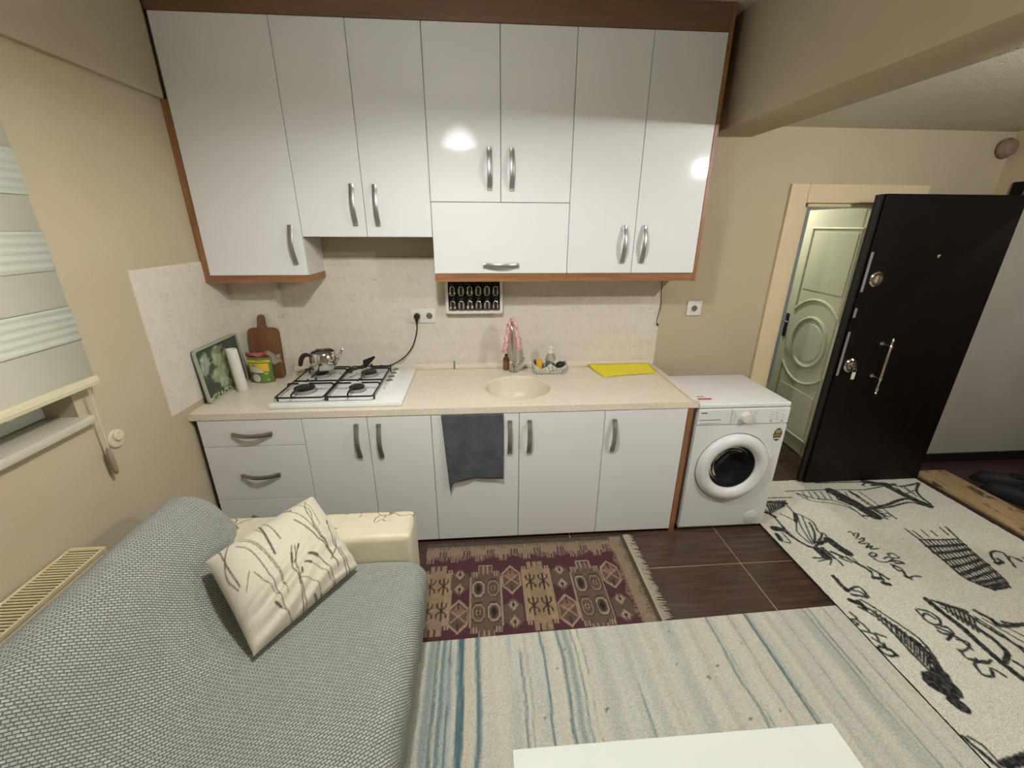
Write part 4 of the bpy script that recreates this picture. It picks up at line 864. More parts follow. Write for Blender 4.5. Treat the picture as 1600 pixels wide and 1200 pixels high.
def diamond(cx, cy, light):
    a, b = .050, .098
    hexa = lambda f: [(cx, cy+b*f), (cx+a*f, cy+.045*f), (cx+a*f, cy-.045*f), (cx, cy-b*f), (cx-a*f, cy-.045*f), (cx-a*f, cy+.045*f)]
    if light:
        K.poly(hexa(1), '#93816a'); K.poly(hexa(.84), '#5e4640'); K.poly([(cx, cy+.07), (cx+.036, cy+.02), (cx, cy-.01), (cx-.036, cy+.02)], '#7b5f50'); K.poly([(cx, cy-.07), (cx+.036, cy-.03), (cx, cy+.01), (cx-.036, cy-.03)], '#54483c')
        for s in (-1, 1): K.stroke([(cx, cy), (cx+s*.036, cy+.03)], .007, '#93816a'); K.stroke([(cx, cy), (cx+s*.036, cy-.035)], .007, '#93816a')
        K.stroke([(cx, cy+.04), (cx, cy+.075)], .007, dk); K.stroke([(cx, cy-.04), (cx, cy-.075)], .007, dk)
    else:
        K.poly(hexa(.96), '#554a3e')
        for s in (-1, 1):
            K.poly([(cx, cy+s*.048+.036), (cx+.026, cy+s*.048), (cx, cy+s*.048-.036), (cx-.026, cy+s*.048)], '#93816a')
            K.poly([(cx, cy+s*.048+.014), (cx+.009, cy+s*.048), (cx, cy+s*.048-.014), (cx-.009, cy+s*.048)], dk); K.stroke([(cx, cy+s*.048), (cx, cy+s*.085)], .006, dk)
for cx in (1.205, 1.728): creampanel(cx)
for cx in (1.458, 1.995): octpanel(cx)
for i, cx in enumerate((1.322, 1.593, 1.860, 2.132)):
    lt = i % 2 == 1; diamond(cx, -.985, lt); diamond(cx, -1.195, not lt)
K.C *= (1-.12*vnoise(K.X.shape, (60, 30), 8))[..., None]
Z = np.full(K.X.shape, .0075, np.float32) + .0012*vnoise(K.X.shape, (12, 25), 2)
kil = K.mesh('kilim_rug', np.stack([K.X, K.Y, Z], -1), M_kilim)
tag(kil, 'burgundy and tan kilim rug with diamond motifs in front of the base units', 'rug')
skirt(kil, 1.125, 2.300, -1.42, -.690, .0074, mat('kilim_back', '#46322c', .95))
bm = B(); y = -1.40
while y < -.69:
    for q in range(2):
        L = rr.uniform(.035, .062); dy = rr.uniform(-.014, .012); tube(bm, [(2.299, y, .006), (2.299+L*.5, y+dy*.3, .008), (2.299+L, y+dy, .003)], [.0028, .0026, .0012], 4)
        y += .0035
fr = obj('fringe', bm, mat('kilim_fringe', '#a59a86', .95), kil, smooth=60); fr['kind'] = 'stuff'
bm = B(); box(bm, 2.293, 2.302, -1.42, -.690, .0, .0092, .002, 1); obj('hem', bm, mat('kilim_hem', '#a59a86', .95), kil)

# striped rug
T = Ras(1.13, 3.183, 0, 1.9, .008, '#b3b3a2')
X = T.X; wob = (vnoise(X.shape, (14, 6), 21)-.5)*.016 + (vnoise(X.shape, (120, 30), 22)-.5)*.004
rs = np.random.default_rng(3)
base = np.interp(X[0], np.linspace(.95, 3.183, 60), rs.random(60))
fine = vnoise(X.shape, (5, 150), 5)
T.C = np.array(hx('#b9bbaf'))*(1-base[None, :, None]) + np.array(hx('#c9c5b2'))*base[None, :, None]
T.C = np.repeat(T.C, T.ny, 0) if T.C.shape[0] == 1 else T.C
T.C = T.C*(.92+.13*fine)[..., None]
def stripe(xc, wd, col, a=1., soft=.006, drift=0., brk=0.):
    D = np.abs(X + wob - xc - drift*(T.Y-1.9)); m = np.clip((wd/2-D)/soft+.5, 0, 1)
    if brk: m = m*np.clip((vnoise(X.shape, (10, 60), int(xc*1000)) - brk)*4+.5, 0, 1)
    T.put(m.astype(np.float32), col, a*(.55 if wd >= .025 and xc > 1.5 else .9))
teal, teal2, gr = '#2f5a63', '#4c6f74', '#7f8a88'
stripe(1.02, .05, teal, .9); stripe(1.10, .03, gr, .8)
for xc, wd, col, a, so, bk_ in [(1.222, .030, gr, .9, .012, 0), (1.245, .014, teal, .85, .006, 0), (1.272, .020, teal2, .9, .008, .2), (1.300, .022, '#7b8490', .8, .012, .2), (1.297, .008, teal, .8, .006, .3),
    (1.345, .030, teal, 1., .006, 0), (1.338, .006, '#8ba0a0', .7, .006, .3), (1.415, .018, teal, .9, .007, 0), (1.425, .006, '#6b7690', .6, .006, .3), (1.378, .03, '#c2b393', .5, .012, 0),
    (1.565, .03, '#8f9c9b', .7, .02, .2), (1.600, .010, '#4a5f78', .85, .006, .3), (1.625, .006, teal, .6, .006, .4), (1.700, .010, teal, .9, .005, 0), (1.780, .014, teal, .85, .007, .15), (1.815, .024, teal2, .6, .016, .35), (1.845, .008, teal, .7, .006, .3),
    (1.875, .005, teal, .6, .005, .3), (1.95, .05, '#97a09b', .7, .03, .1), (2.06, .035, '#8e9894', .65, .025, .2), (2.075, .008, teal2, .7, .006, .45), (2.19, .04, '#a5a497', .6, .03, 0), (2.29, .05, '#929b95', .75, .03, .1),
    (2.40, .03, '#a09f92', .6, .02, 0), (2.505, .010, teal, .8, .006, .1), (2.525, .006, teal2, .7, .006, .3), (2.615, .010, gr, .7, .008, .2), (2.70, .013, teal, .95, .006, 0), (2.716, .006, '#50606e', .6, .005, .3), (2.80, .03, '#9ba099', .6, .02, .2),
    (2.87, .006, gr, .7, .006, .3), (2.98, .06, '#8f9892', .8, .03, .1), (3.00, .008, teal2, .7, .006, .35), (3.025, .008, teal, .8, .006, .15), (3.10, .006, teal2, .75, .006, .2)]:
    stripe(xc, wd, col, a, so, 0., bk_)
for _ in range(16):
    px, py = rs.uniform(1.5, 2.9), rs.uniform(1.2, 1.9); T.put((np.hypot(X-px, (T.Y-py)) < rs.uniform(.004, .007)).astype(np.float32), '#4e5350', .8)
Yw = -3.22 + T.Y + (X-1.2)*.0285 - .005
Zs = np.full(X.shape, .0145, np.float32) + .002*vnoise(X.shape, (15, 20), 9)
st_ = T.mesh('striped_rug', np.stack([X, Yw, Zs], -1), M_stripe)
tag(st_, 'pale grey flat rug with thin teal stripes under the white table', 'rug')
bm = B(); plate(bm, [(1.13, -3.227), (3.183, -3.168), (3.183, -1.268), (1.13, -1.327)], (), .0095, .0143); obj('backing', bm, mat('striped_back', '#8d8e80', .95), st_, smooth=0)

# sketch-print rug
SKX0, SKX1, SKY0, SKY1 = 3.19, 4.668, -2.75, -.21
S = Ras(SKX0, SKX1, SKY0, SKY1, .0046, '#cccbba')
S.C *= (.92+.12*vnoise(S.X.shape, (200, 120), 31))[..., None]
jit = (vnoise(S.X.shape, (260, 160), 33)-.5)*.005
acc = np.zeros(S.X.shape, np.float32)
for wdt, pts in RUGINK:
    P = [(SKX0+a/1000, -.21+b/1000) for a, b in pts]
    if len(P) > 2: P = [tuple(q) for q in catmull(P, len(P)*5)]
    xs_ = [p[0] for p in P]; ys_ = [p[1] for p in P]; pad = .05
    i0 = max(0, int((min(ys_)-pad-SKY0)/.0046)); i1 = min(S.ny, int((max(ys_)+pad-SKY0)/.0046)+1); j0 = max(0, int((min(xs_)-pad-SKX0)/.0046)); j1 = min(S.nx, int((max(xs_)+pad-SKX0)/.0046)+1)
    if i1 <= i0 or j1 <= j0: continue
    sub = Ras.__new__(Ras); sub.X = S.X[i0:i1, j0:j1]; sub.Y = S.Y[i0:i1, j0:j1]
    w2 = wdt*1.4+2.5 if wdt < 20 else wdt*2.1; D = sub.dist(P) + jit[i0:i1, j0:j1]*min(1, w2/18)
    a = np.clip((w2/2000-D)/.005+.55, 0, 1)*1.
    acc[i0:i1, j0:j1] = np.maximum(acc[i0:i1, j0:j1], a)
tex = vnoise(S.X.shape, (300, 180), 35)
S.put((acc*(.88+.2*tex)).clip(0, 1), '#141518')
Zr = np.full(S.X.shape, .0150, np.float32) + .003*vnoise(S.X.shape, (180, 110), 36)
sk = S.mesh('sketch_print_rug', np.stack([S.X, S.Y, Zr], -1), M_sketch)
tag(sk, 'cream pile rug printed with black city sketches and lettering by the entrance', 'rug')
skirt(sk, SKX0, SKX1, SKY0, SKY1, .0149, mat('sketch_rug_back', '#34332e', .95))

# ------------------------------------------------------------------ things on and above the worktop
WZ = .8705
# sockets
def socket_face(bm2, parent, x, z, y):
    bm = B(); lathe(bm, [(.0225, y-.0002), (.0225, y-.003), (.0205, y-.003), (.0195, y+.006)], (x, 0, z), 'Y', 28, cap=False); s = obj('socket_ring', bm, M_whitep, parent)
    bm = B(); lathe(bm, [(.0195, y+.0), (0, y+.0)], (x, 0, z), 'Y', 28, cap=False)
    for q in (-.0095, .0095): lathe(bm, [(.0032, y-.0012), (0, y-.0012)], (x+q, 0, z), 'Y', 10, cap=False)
    obj('well_shade', bm, mat('socket_shadow_grey', '#6f6d66', .5), s)  # flat grey disc, the shade of the well is in its colour
    bm = B()
    for q in (-.0095, .0095): lathe(bm, [(.0034, y-.0008), (.0034, y-.0016), (0, y-.0016)], (x+q, 0, z), 'Y', 10)
    for q in (-.019, .019): box(bm, x-.002, x+.002, y-.0025, y-.0005, z+q-.003, z+q+.003)
    o = obj('contact_holes', bm, M_black, s); o['kind'] = 'stuff'
c = thing('double_socket', 'white double wall socket on the tiles with the hob plug in it', 'socket', (1.097, -.008, 1.227))
bm = B(); box(bm, 1.019, 1.176, -.0165, -.0065, 1.182, 1.273, .004, 2); obj('plate', bm, M_whitep, c)
socket_face(None, c, 1.136, 1.227, -.0168)
socket_face(None, c, 1.060, 1.227, -.0168)
c = thing('wall_socket', 'single white wall socket on the bare wall above the washing machine', 'socket', (2.880, -.001, 1.258))
bm = B(); box(bm, 2.830, 2.930, -.011, -.0005, 1.210, 1.307, .004, 2); obj('plate', bm, M_whitep, c)
socket_face(None, c, 2.880, 1.258, -.0113)
c = thing('power_cable', 'black plug and cable running from the double socket down behind the hob', 'cable', (1.06, -.03, 1.227))
bm = B(); lathe(bm, [(.019, -.0205), (.0205, -.030), (.018, -.045), (.012, -.056), (0, -.057)], (1.060, 0, 1.227), 'Y', 24); tube(bm, [(1.060, -.042, 1.222), (1.059, -.045, 1.200), (1.058, -.042, 1.178)], [.011, .009, .005], 10); obj('plug', bm, M_blackp, c)
pts = catmull([(1.058, -.042, 1.180), (1.053, -.034, 1.135), (1.022, -.030, 1.040), (.972, -.030, .972), (.915, -.032, .930), (.858, -.036, .907), (.80, -.045, .901)], 30)
bm = B(); tube(bm, [tuple(p) for p in pts], .0038, 8); obj('cord', bm, M_blackp, c)
c = thing('loose_wire', 'thin brown wire hanging down the tile edge below the right wall cabinet', 'wire', (2.64, -.01, 1.3))
bm = B(); tube(bm, [tuple(p) for p in catmull([(2.636, -.010, 1.466), (2.642, -.010, 1.36), (2.648, -.012, 1.29), (2.640, -.012, 1.22), (2.634, -.013, 1.175), (2.640, -.013, 1.156)], 24)], .0022, 6); obj('strand', bm, mat('brown_wire', '#4a3a2a', .5), c)
bm = B(); tube(bm, [(2.641, -.013, 1.160), (2.641, -.013, 1.146)], .006, 8); obj('wire_end', bm, M_blackp, c)

# spice rack and jars
RX0, RX1, RZ0, RZ1 = 1.247, 1.602, 1.247, 1.462
c = thing('spice_rack', 'white framed spice rack on the tiles under the centre wall cabinet', 'rack', (1.425, -.03, 1.25))
bm = B(); plate(bm, rrect(RX0, RX1, RZ0, RZ1, .02, 5), [rrect(RX0+.017, RX1-.017, RZ0+.017, RZ1-.012, .006, 3)], -.058, -.018, 'Y'); obj('frame', bm, M_whitep, c, smooth=30)
bm = B(); box(bm, RX0+.004, RX1-.004, -.0175, -.0068, RZ0+.006, RZ1-.006); lab(obj('back_panel', bm, M_black, c, smooth=0), 'black back panel')
bm = B(); box(bm, RX0+.0175, RX1-.0175, -.056, -.018, 1.349, 1.354); lab(obj('shelf', bm, M_black, c, smooth=0), 'black middle shelf')
M_jarglass = mat('smoked_jar', '#2a2728', .08, spec=.6); M_glint = mat('jar_glint_metal', (.55, .54, .52), .22, 1.); M_gloss = mat('pale_gloss', '#8c8578', .6)
def jar_proto():
    me = {}
    bm = B(); lathe(bm, [(.017, .0), (.0195, .003), (.0195, .058), (.017, .064), (.0155, .068), (0, .068)], (0, 0, 0), n=20); me['jar_body'] = (bm, M_jarglass)
    bm = B(); lathe(bm, [(.0165, .0682), (.0168, .080), (.0155, .082), (0, .082)], (0, 0, 0), n=20); me['cap'] = (bm, M_black)
    bm = B(); tube(bm, [(-.013, -.0175, .012), (-.013, -.0185, .050), (-.009, -.0195, .058), (0, -.0205, .061), (.009, -.0195, .058), (.013, -.0185, .050), (.013, -.0175, .012)], .0022, 6); me['clip'] = (bm, M_glint)  # metal loop put in for the bright highlight on the jar's rim
    bm = B(); lathe(bm, [(.0198, .004), (.0206, .0045), (.0206, .009), (.0198, .0095)], (0, 0, 0), n=20, closed=True); me['foot_glint'] = (bm, M_glint)  # ring put in for the glint at the foot of the jar
    out = {}
    for k, (bm, m) in me.items():
        bmesh.ops.recalc_face_normals(bm, faces=bm.faces[:]); q = bpy.data.meshes.new(k); bm.to_mesh(q); bm.free(); q.shade_smooth(); q.set_sharp_from_angle(angle=.6); q.materials.append(m); out[k] = q
    return out
JP = jar_proto()
ords = ['leftmost', 'second from the left', 'third from the left', 'third from the right', 'second from the right', 'rightmost']
for r_, z in ((0, 1.2645), (1, 1.3545)):
    for i in range(6):
        x = 1.290 + i*.0535
        j = thing('spice_jar', 'dark spice jar %s in the %s row of the spice rack' % (ords[i], 'lower' if r_ == 0 else 'upper'), 'jar', (x, -.039, z), 'spice jars in the wall rack')
        for k in JP: o = inst(k, JP[k], (0, 0, 0), j); o.matrix_parent_inverse = Matrix()
        bm = B(); s = (.3, .9, .5, .8, 1., .6)[i]; box(bm, -.0192, -.008, -.0135, -.0125, .014, .014+.036*s); box(bm, .008, .0192, -.0135, -.0125, .014, .014+.036*s); xf(bm, Matrix.Translation((0, -.004, 0)))  # pale strips put in for the gloss on the jar's flanks
        o = obj('flank_gloss', bm, M_whitep if i in (0, 2) else M_gloss, j, smooth=0); o.matrix_parent_inverse = Matrix()

# teapot
TXc, TYc, TZc = .507, -.190, GZ+.0215
c = thing('teapot', 'small steel teapot with a brown handle standing on the hob', 'teapot', (TXc, TYc, TZc))
bm = B(); lathe(bm, [(0, .0), (.056, .0), (.062, .004), (.076, .028), (.0815, .052), (.079, .078), (.071, .098), (.068, .104), (.070, .107), (.068, .109), (.064, .104), (.067, .098), (.074, .078), (.076, .052), (.070, .03), (.055, .008), (0, .006)], (TXc, TYc, TZc), n=48, cap=False); obj('body', bm, M_steel, c, smooth=60)
bm = B(); lathe(bm, [(0, .092), (.066, .092)], (TXc, TYc, TZc), n=32, cap=False); lab(obj('lid', bm, mat('dark_tea_inside', '#54524e', .4), c), 'dark disc put in for the shaded inside of the open pot')  # pot has no lid; dark disc stands in for its shaded inside
bm = B(); tube(bm, [(TXc+.066, TYc-.005, TZc+.045), (TXc+.088, TYc-.008, TZc+.068), (TXc+.108, TYc-.011, TZc+.10), (TXc+.128, TYc-.014, TZc+.128)], [.017, .013, .009, .0065], 14, False); thick(obj('spout', bm, M_steel, c, smooth=60), .0012)
bm = B(); tube(bm, [tuple(p) for p in catmull([(TXc-.072, TYc-.004, TZc+.082), (TXc-.100, TYc-.006, TZc+.088), (TXc-.125, TYc-.008, TZc+.068), (TXc-.140, TYc-.010, TZc+.020)], 16)], [.006, .007, .009, .0105, .011, .0115, .012, .012, .012, .012, .012, .012, .0118, .0115, .011, .009], 12, True, (.8, 1.15)); lab(obj('handle', bm, M_brownp, c), 'brown plastic handle')
# turner on the hob
c = thing('kitchen_turner', 'black kitchen turner lying across the hob pan supports', 'turner', (.72, -.2, GZ+.02))
bm = B(); tube(bm, [(.672, -.300, GZ+.030), (.705, -.240, GZ+.030), (.738, -.190, GZ+.034)], [.006, .0065, .008], 8); obj('shaft', bm, M_blackp, c)
bm = B(); plate(bm, [(-.010, -.030), (.010, -.034), (.040, .050), (.030, .058), (-.036, .018)], (), 0, .004); xf(bm, Matrix.Translation((.752, -.165, GZ+.038)) @ Matrix.Rotation(-.45, 4, 'Z') @ Matrix.Rotation(.75, 4, 'X')); obj('blade', bm, M_blackp, c)
P = []
for i in range(14):
    u = i/13; row = []
    for j in range(8):
        v = j/7; row.append((.742+.115*u, -.058+.028*v, .8965+.016*math.sin(PI*u)**.6*math.sin(PI*v)**.5+.003*math.sin(u*13)))
    P.append(row)
bm = B(); grid(bm, P); o = thick(obj('dish_cloth', bm, mat('slate_blue_cloth', '#4d6073', .9), smooth=80), .003, -1); tag(o, 'folded slate-blue cloth tucked behind the hob', 'cloth')

# tap with cloth
c = thing('kitchen_tap', 'chrome tap with a tall spout behind the round sink', 'tap', (1.672, -.10, WZ))
bm = B(); lathe(bm, [(.030, 0), (.030, .006), (.024, .010), (.022, .045), (.019, .055), (0, .056)], (1.672, -.105, WZ), n=28); obj('base', bm, M_chrome, c)
bm = B(); tube(bm, [tuple(p) for p in catmull([(1.668, -.100, .915), (1.660, -.092, 1.00), (1.656, -.088, 1.12), (1.654, -.098, 1.178), (1.653, -.125, 1.198), (1.652, -.155, 1.180), (1.652, -.172, 1.12), (1.654, -.178, 1.02), (1.658, -.178, .972)], 48)], .0085, 14); obj('spout', bm, M_chrome, c)
bm = B(); tube(bm, [(1.690, -.110, .900), (1.708, -.118, .922), (1.726, -.124, .958), (1.732, -.126, .975)], [.016, .015, .0135, .010], 12); obj('lever', bm, M_chrome, c)
# pink cloth
M_pink = mat('pink_check_cloth', '#e3b3b0', .9, sheen=.2); t = NT(M_pink); co = t.coords()
pn = t.noise(co, 60, 2, .6, 1.5); t.base(t.ramp(pn, [(.38, '#efd9d2'), (.48, '#e8b9b8'), (.56, '#c85568'), (.66, '#ead0ca')])); t.bump(t.noise(co, 90, 3), .5, .004)
pth = catmull([(1.607, -.135, 1.005), (1.616, -.138, 1.06), (1.628, -.136, 1.13), (1.637, -.132, 1.19), (1.655, -.130, 1.222), (1.674, -.132, 1.19), (1.684, -.136, 1.13), (1.694, -.138, 1.07), (1.700, -.135, 1.028)], 57)
rad = [.017+.008*abs(math.cos(PI*i/56))**1.2 + .0025*math.sin(i*1.9) for i in range(57)]
rad[0] = rad[-1] = .012
bm = B(); tube(bm, [tuple(p) for p in pth], rad, 22, True, (1.25, .62))
for v in bm.verts: v.co += Vector((.003*math.sin(v.co.z*140+v.co.y*90), .005*math.sin(v.co.z*95+v.co.x*160), 0))
o = obj('tap_cloth', bm, M_pink, smooth=80); tag(o, 'pink and white cloth draped over the kitchen tap', 'cloth')
c = thing('soap_bottle', 'small brown soap bottle standing behind the tap', 'bottle', (1.624, -.055, WZ))
bm = B(); lathe(bm, [(.019, 0), (.021, .004), (.021, .075), (.014, .088), (.009, .092), (.009, .1)], (1.624, -.055, WZ), n=24); obj('body', bm, mat('amber_brown', '#7d5a38', .3), c)
bm = B(); lathe(bm, [(.0105, .1002), (.0105, .112), (0, .113)], (1.624, -.055, WZ), n=18); obj('cap', bm, M_blackp, c)

# sink caddy
M_lace = mat('lattice_plastic', '#c9c9bd', .5); t = NT(M_lace); co = t.coords()
vo = t.n('ShaderNodeTexVoronoi', feature='DISTANCE_TO_EDGE'); vo.inputs['Scale'].default_value = 105.; t.l(co, vo.inputs['Vector'])
t.base(t.mix(t.math('LESS_THAN', vo.outputs['Distance'], .16), '#55544b', '#cdcdc1')); t.bump(t.math('LESS_THAN', vo.outputs['Distance'], .16), .6, .003)
CX0, CX1, CYa, CYb = 1.792, 2.012, -.168, -.075
c = thing('sink_caddy', 'grey lattice sink caddy with a wavy rim right of the tap', 'caddy', ((CX0+CX1)/2, -.12, WZ))
loop = rrect(CX0, CX1, CYa, CYb, .028, 7)
def dens(lp, k):
    out = []
    for i in range(len(lp)):
        a, b = lp[i], lp[(i+1) % len(lp)]; L = math.hypot(b[0]-a[0], b[1]-a[1]); n = max(1, int(L/.01))
        out += [(a[0]+(b[0]-a[0])*q/n, a[1]+(b[1]-a[1])*q/n) for q in range(n)]
    return out
loop = dens(loop, 2)
cx = (CX0+CX1)/2
def rim(x): u = (x-CX0)/(CX1-CX0); return .036 + .034*abs(math.cos(PI*u))**0 * (0.5-.5*math.cos(4*PI*u+PI))*0 + .030*(1-abs(math.sin(2*PI*u)))
bm = B(); lev = []
for f, sc in ((0, .93), (.35, .97), (.7, .99), (1, 1.)):
    lev.append([bm.verts.new((cx+(x-cx)*sc, -.1215+(y+.1215)*sc, WZ+.0045+rim(x)*f)) for x, y in loop])
for a, b in zip(lev, lev[1:]):
    for k in range(len(loop)): bm.faces.new((a[k], a[(k+1) % len(loop)], b[(k+1) % len(loop)], b[k]))
bm.faces.new(lev[0][::-1]); o = obj('basket', bm, M_lace, c); thick(o, .003, 1)
bm = B(); tube(bm, [(x, y, WZ+.002+rim(x)) for x, y in loop]+[(loop[0][0], loop[0][1], WZ+.002+rim(loop[0][0]))], .0028, 6, False); lab(obj('rim', bm, M_whitep, c), 'pale wavy rim')
c = thing('sponge', 'yellow sponge with a green scouring side standing in the left of the sink caddy', 'sponge', (1.832, -.125, WZ+.006))
bm = B(); box(bm, 1.812, 1.852, -.150, -.100, WZ+.006, WZ+.088, .007, 3); obj('foam', bm, mat('yellow_sponge', '#d9a32c', .9), c)
bm = B(); box(bm, 1.8035, 1.8115, -.150, -.100, WZ+.006, WZ+.086, .003, 1); lab(obj('scouring_pad', bm, mat('green_scour', '#3f6145', .95), c), 'green scouring pad')
bm = B(); bmesh.ops.create_icosphere(bm, subdivisions=3, radius=.030); rg = random.Random(3)
for v in bm.verts: v.co = Vector((v.co.x*1.05, v.co.y*.95, v.co.z*.85))*rg.uniform(.90, 1.06)
xf(bm, Matrix.Translation((1.975, -.122, WZ+.046))); tag(obj('scourer', bm, mat('charcoal_scourer', '#2c2d2c', .9), smooth=60), 'round charcoal scourer in the right of the sink caddy', 'scourer')
c = thing('detergent_bottle', 'clear detergent bottle with a white flip cap in the middle of the sink caddy', 'bottle', (1.905, -.10, WZ+.006))
bm = B(); lathe(bm, [(.024, .006), (.027, .010), (.027, .085), (.022, .105), (.011, .118), (.011, .124)], (1.905, -.104, WZ), n=28); obj('body', bm, mat('clear_plastic', '#dfe6de', .08, trans=.9, ior=1.15), c)
bm = B(); lathe(bm, [(.0175, .1245), (.0175, .142), (.013, .146), (.018, .152), (.018, .164), (.012, .168), (0, .169)], (1.905, -.104, WZ), n=24); lab(obj('cap', bm, M_whitep, c), 'white cap')

# yellow mat
P = []
for i in range(25):
    u = i/24; row = []
    for j in range(11):
        v = j/10
        xb_, yb_ = 2.185+.425*u, -.030; xf_, yf_ = 2.232+.372*u, -.245+.055*u
        zb_ = .886; x = xb_+(xf_-xb_)*v; y = yb_+(yf_-yb_)*v
        z = WZ+.0015 + (zb_-WZ)*(1-v)**3.0 + .006*(v > .0)*math.sin(PI*u)*v*.4
        row.append((x, y, z))
    P.append(row)
bm = B(); grid(bm, P); o = thick(obj('cutting_mat', bm, M_yellow, smooth=80), .0018, 1); tag(o, 'bright yellow flexible cutting mat at the right end of the worktop', 'mat')
c = thing('bag_clip', 'small olive-green bag clip on the worktop upstand left of the sink', 'clip', (1.281, -.028, .90))
bm = B(); box(bm, 1.276, 1.286, -.036, -.0268, .872, .918, .002, 1); obj('jaw', bm, mat('olive_plastic', '#7d8350', .4), c)
bm = B(); box(bm, 1.274, 1.288, -.034, -.0265, .9185, .928, .002, 1); lab(obj('hinge', bm, M_steel, c), 'metal hinge end')

# towel
P = []
for i in range(33):
    u = i/32; row = []
    for j in range(31):
        v = j/30
        xl = 1.243 + .028*v; xr = 1.572-.001*v; x = xl+(xr-xl)*u
        zb_ = .455 - .045*(1-u) + .014*math.sin(u*PI*1.3+.4)*(u > .02) - .050*max(0, 1-u/.07)
        z = .8335 + (zb_-.8335)*v
        y = -.6745 - .004*v - .008*v*(.5+.5*math.sin(u*7+1)) - .003*math.sin(u*17+v*3)*v
        row.append((x, y, z))
    P.append(row)
bm = B(); grid(bm, P); o = thick(obj('hand_towel', bm, M_towel, smooth=80), .005, 1); tag(o, 'dark grey hand towel hung over the sink cabinet door', 'towel')

# tray against the left wall
c = thing('serving_tray', 'serving tray printed with garlic bulbs leaning against the left wall tiles', 'tray', (.005, -.34, WZ))
TR = Ras(-.197, .197, 0, .285, .004, '#3f4a3c')
TR.C *= (.8+.5*vnoise(TR.X.shape, (7, 9), 51))[..., None]
rt = random.Random(9)
for px, pz, a, b, col in [(-.13, .215, .045, .05, '#a3a99a'), (-.15, .175, .035, .04, '#9aa093'), (-.03, .20, .05, .055, '#a3ab84'), (.02, .13, .06, .05, '#8f9a72'), (-.06, .12, .06, .045, '#98a37a'), (-.02, .07, .05, .04, '#a6ae8e'), (.06, .19, .05, .05, '#8b9670'), (.09, .09, .05, .05, '#9da883'), (.05, .04, .04, .03, '#7f8d5f'), (.13, .15, .04, .06, '#93a078'), (.0, .25, .05, .025, '#7c8a63')]:
    d = np.hypot((TR.X-px)/a, (TR.Y-pz)/b)+(vnoise(TR.X.shape, (22, 30), int(px*900+2000))-.5)*.5
    TR.put(np.clip((1-d)*3, 0, 1), col, .9); TR.put(np.clip((.45-np.hypot((TR.X-px+.01)/a, (TR.Y-pz-.012)/b))*3, 0, 1), '#c6ccb0', .5)
    TR.stroke([(px-.2*a, pz-.8*b), (px, pz+.2*b), (px+.1*a, pz+.9*b)], .004, '#55604a', .7, .003)
for _ in range(26): q = rt.uniform(-.18, .1); TR.put((np.hypot(TR.X-q, TR.Y-rt.uniform(.004, .03)) < .008).astype(np.float32), '#b3b98a', .8)
lean = Matrix.Translation((.0135, -.343, WZ+.001)) @ Matrix.Rotation(-math.radians(3.8), 4, 'Y')
def tpos(a, b, d): v = lean @ Vector((d, a, b)); return v
m_ = np.array(lean)[:3]
arr = np.stack([np.full(TR.X.shape, .004), TR.X, TR.Y, np.ones(TR.X.shape)], -1) @ m_.T
# rounded upper right corner: keep the panel inside a rounded outline
cx_, cy_ = np.clip(TR.X, -.157, .147), np.clip(TR.Y, .03, .235)
TR.mesh('picture', arr.astype(np.float32), M_tray, c)
rim_o = rrect(-.203, .203, -.001, .291, .02, 5); rim_i = rrect(-.194, .194, .008, .282, .015, 5)
bm = B(); plate(bm, rim_o, [rim_i], 0., .014, 'X'); xf(bm, lean); lab(obj('rim', bm, mat('pale_tray_rim', '#a9ac95', .4), c, smooth=20), 'pale raised rim')
bm = B(); plate(bm, rim_o, (), -.003, -.0002, 'X'); xf(bm, lean); obj('base', bm, mat('dark_tray_back', '#3b4238', .4), c, smooth=0)

# roll
c = thing('paper_roll', 'white wrapped roll standing upright in front of the printed tray', 'roll', (.083, -.335, WZ))
bm = B(); lathe(bm, [(.027, 0), (.0285, .004), (.029, .12), (.0285, .235), (.026, .246)], (.083, -.335, WZ), n=28, cap=False)
for v in bm.verts: v.co.x -= (v.co.z-WZ)*.06; v.co.y += .0012*math.sin(v.co.z*70)
thick(obj('wrapper', bm, mat('white_paper_wrap', '#dcd9cd', .6), c), .002, -1)
bm = B(); lathe(bm, [(.0, 0.003), (.024, .003), (.024, .225), (.012, .228), (.010, .17), (0, .17)], (.083, -.335, WZ), n=24, cap=False)
for v in bm.verts: v.co.x -= (v.co.z-WZ)*.06
lab(obj('core', bm, mat('grey_core', '#8c8a80', .7), c), 'grey inner core')

# pack
PX0, PX1, PYf = .072, .205, -.228
c = thing('tea_pack', 'yellow and green food pack between the white roll and the chopping board', 'pack', ((PX0+PX1)/2, -.20, WZ))
def pack_pt(u, z, front=True):
    b = .5+.5*math.cos(PI*(2*u-1)); f = .022*b**.6*(1 if z < .11 else max(.15, 1-(z-.11)/.03))
    return f
P = []
for i in range(17):
    u = i/16; row = []
    for j in range(17): z = .158*j/16; row.append((PX0+(PX1-PX0)*u, PYf+.028-.006-pack_pt(u, z), WZ+.001+z))
    P.append(row)
bm = B(); V = grid(bm, P)
P2 = [[(x, 2*(PYf+.028)-y, z) for x, y, z in r] for r in P]; grid(bm, P2); bmesh.ops.remove_doubles(bm, verts=bm.verts[:], dist=.0005); bmesh.ops.holes_fill(bm, edges=[e for e in bm.edges if e.is_boundary])
obj('pouch', bm, mat('leaf_green_pack', '#667e42', .35), c)
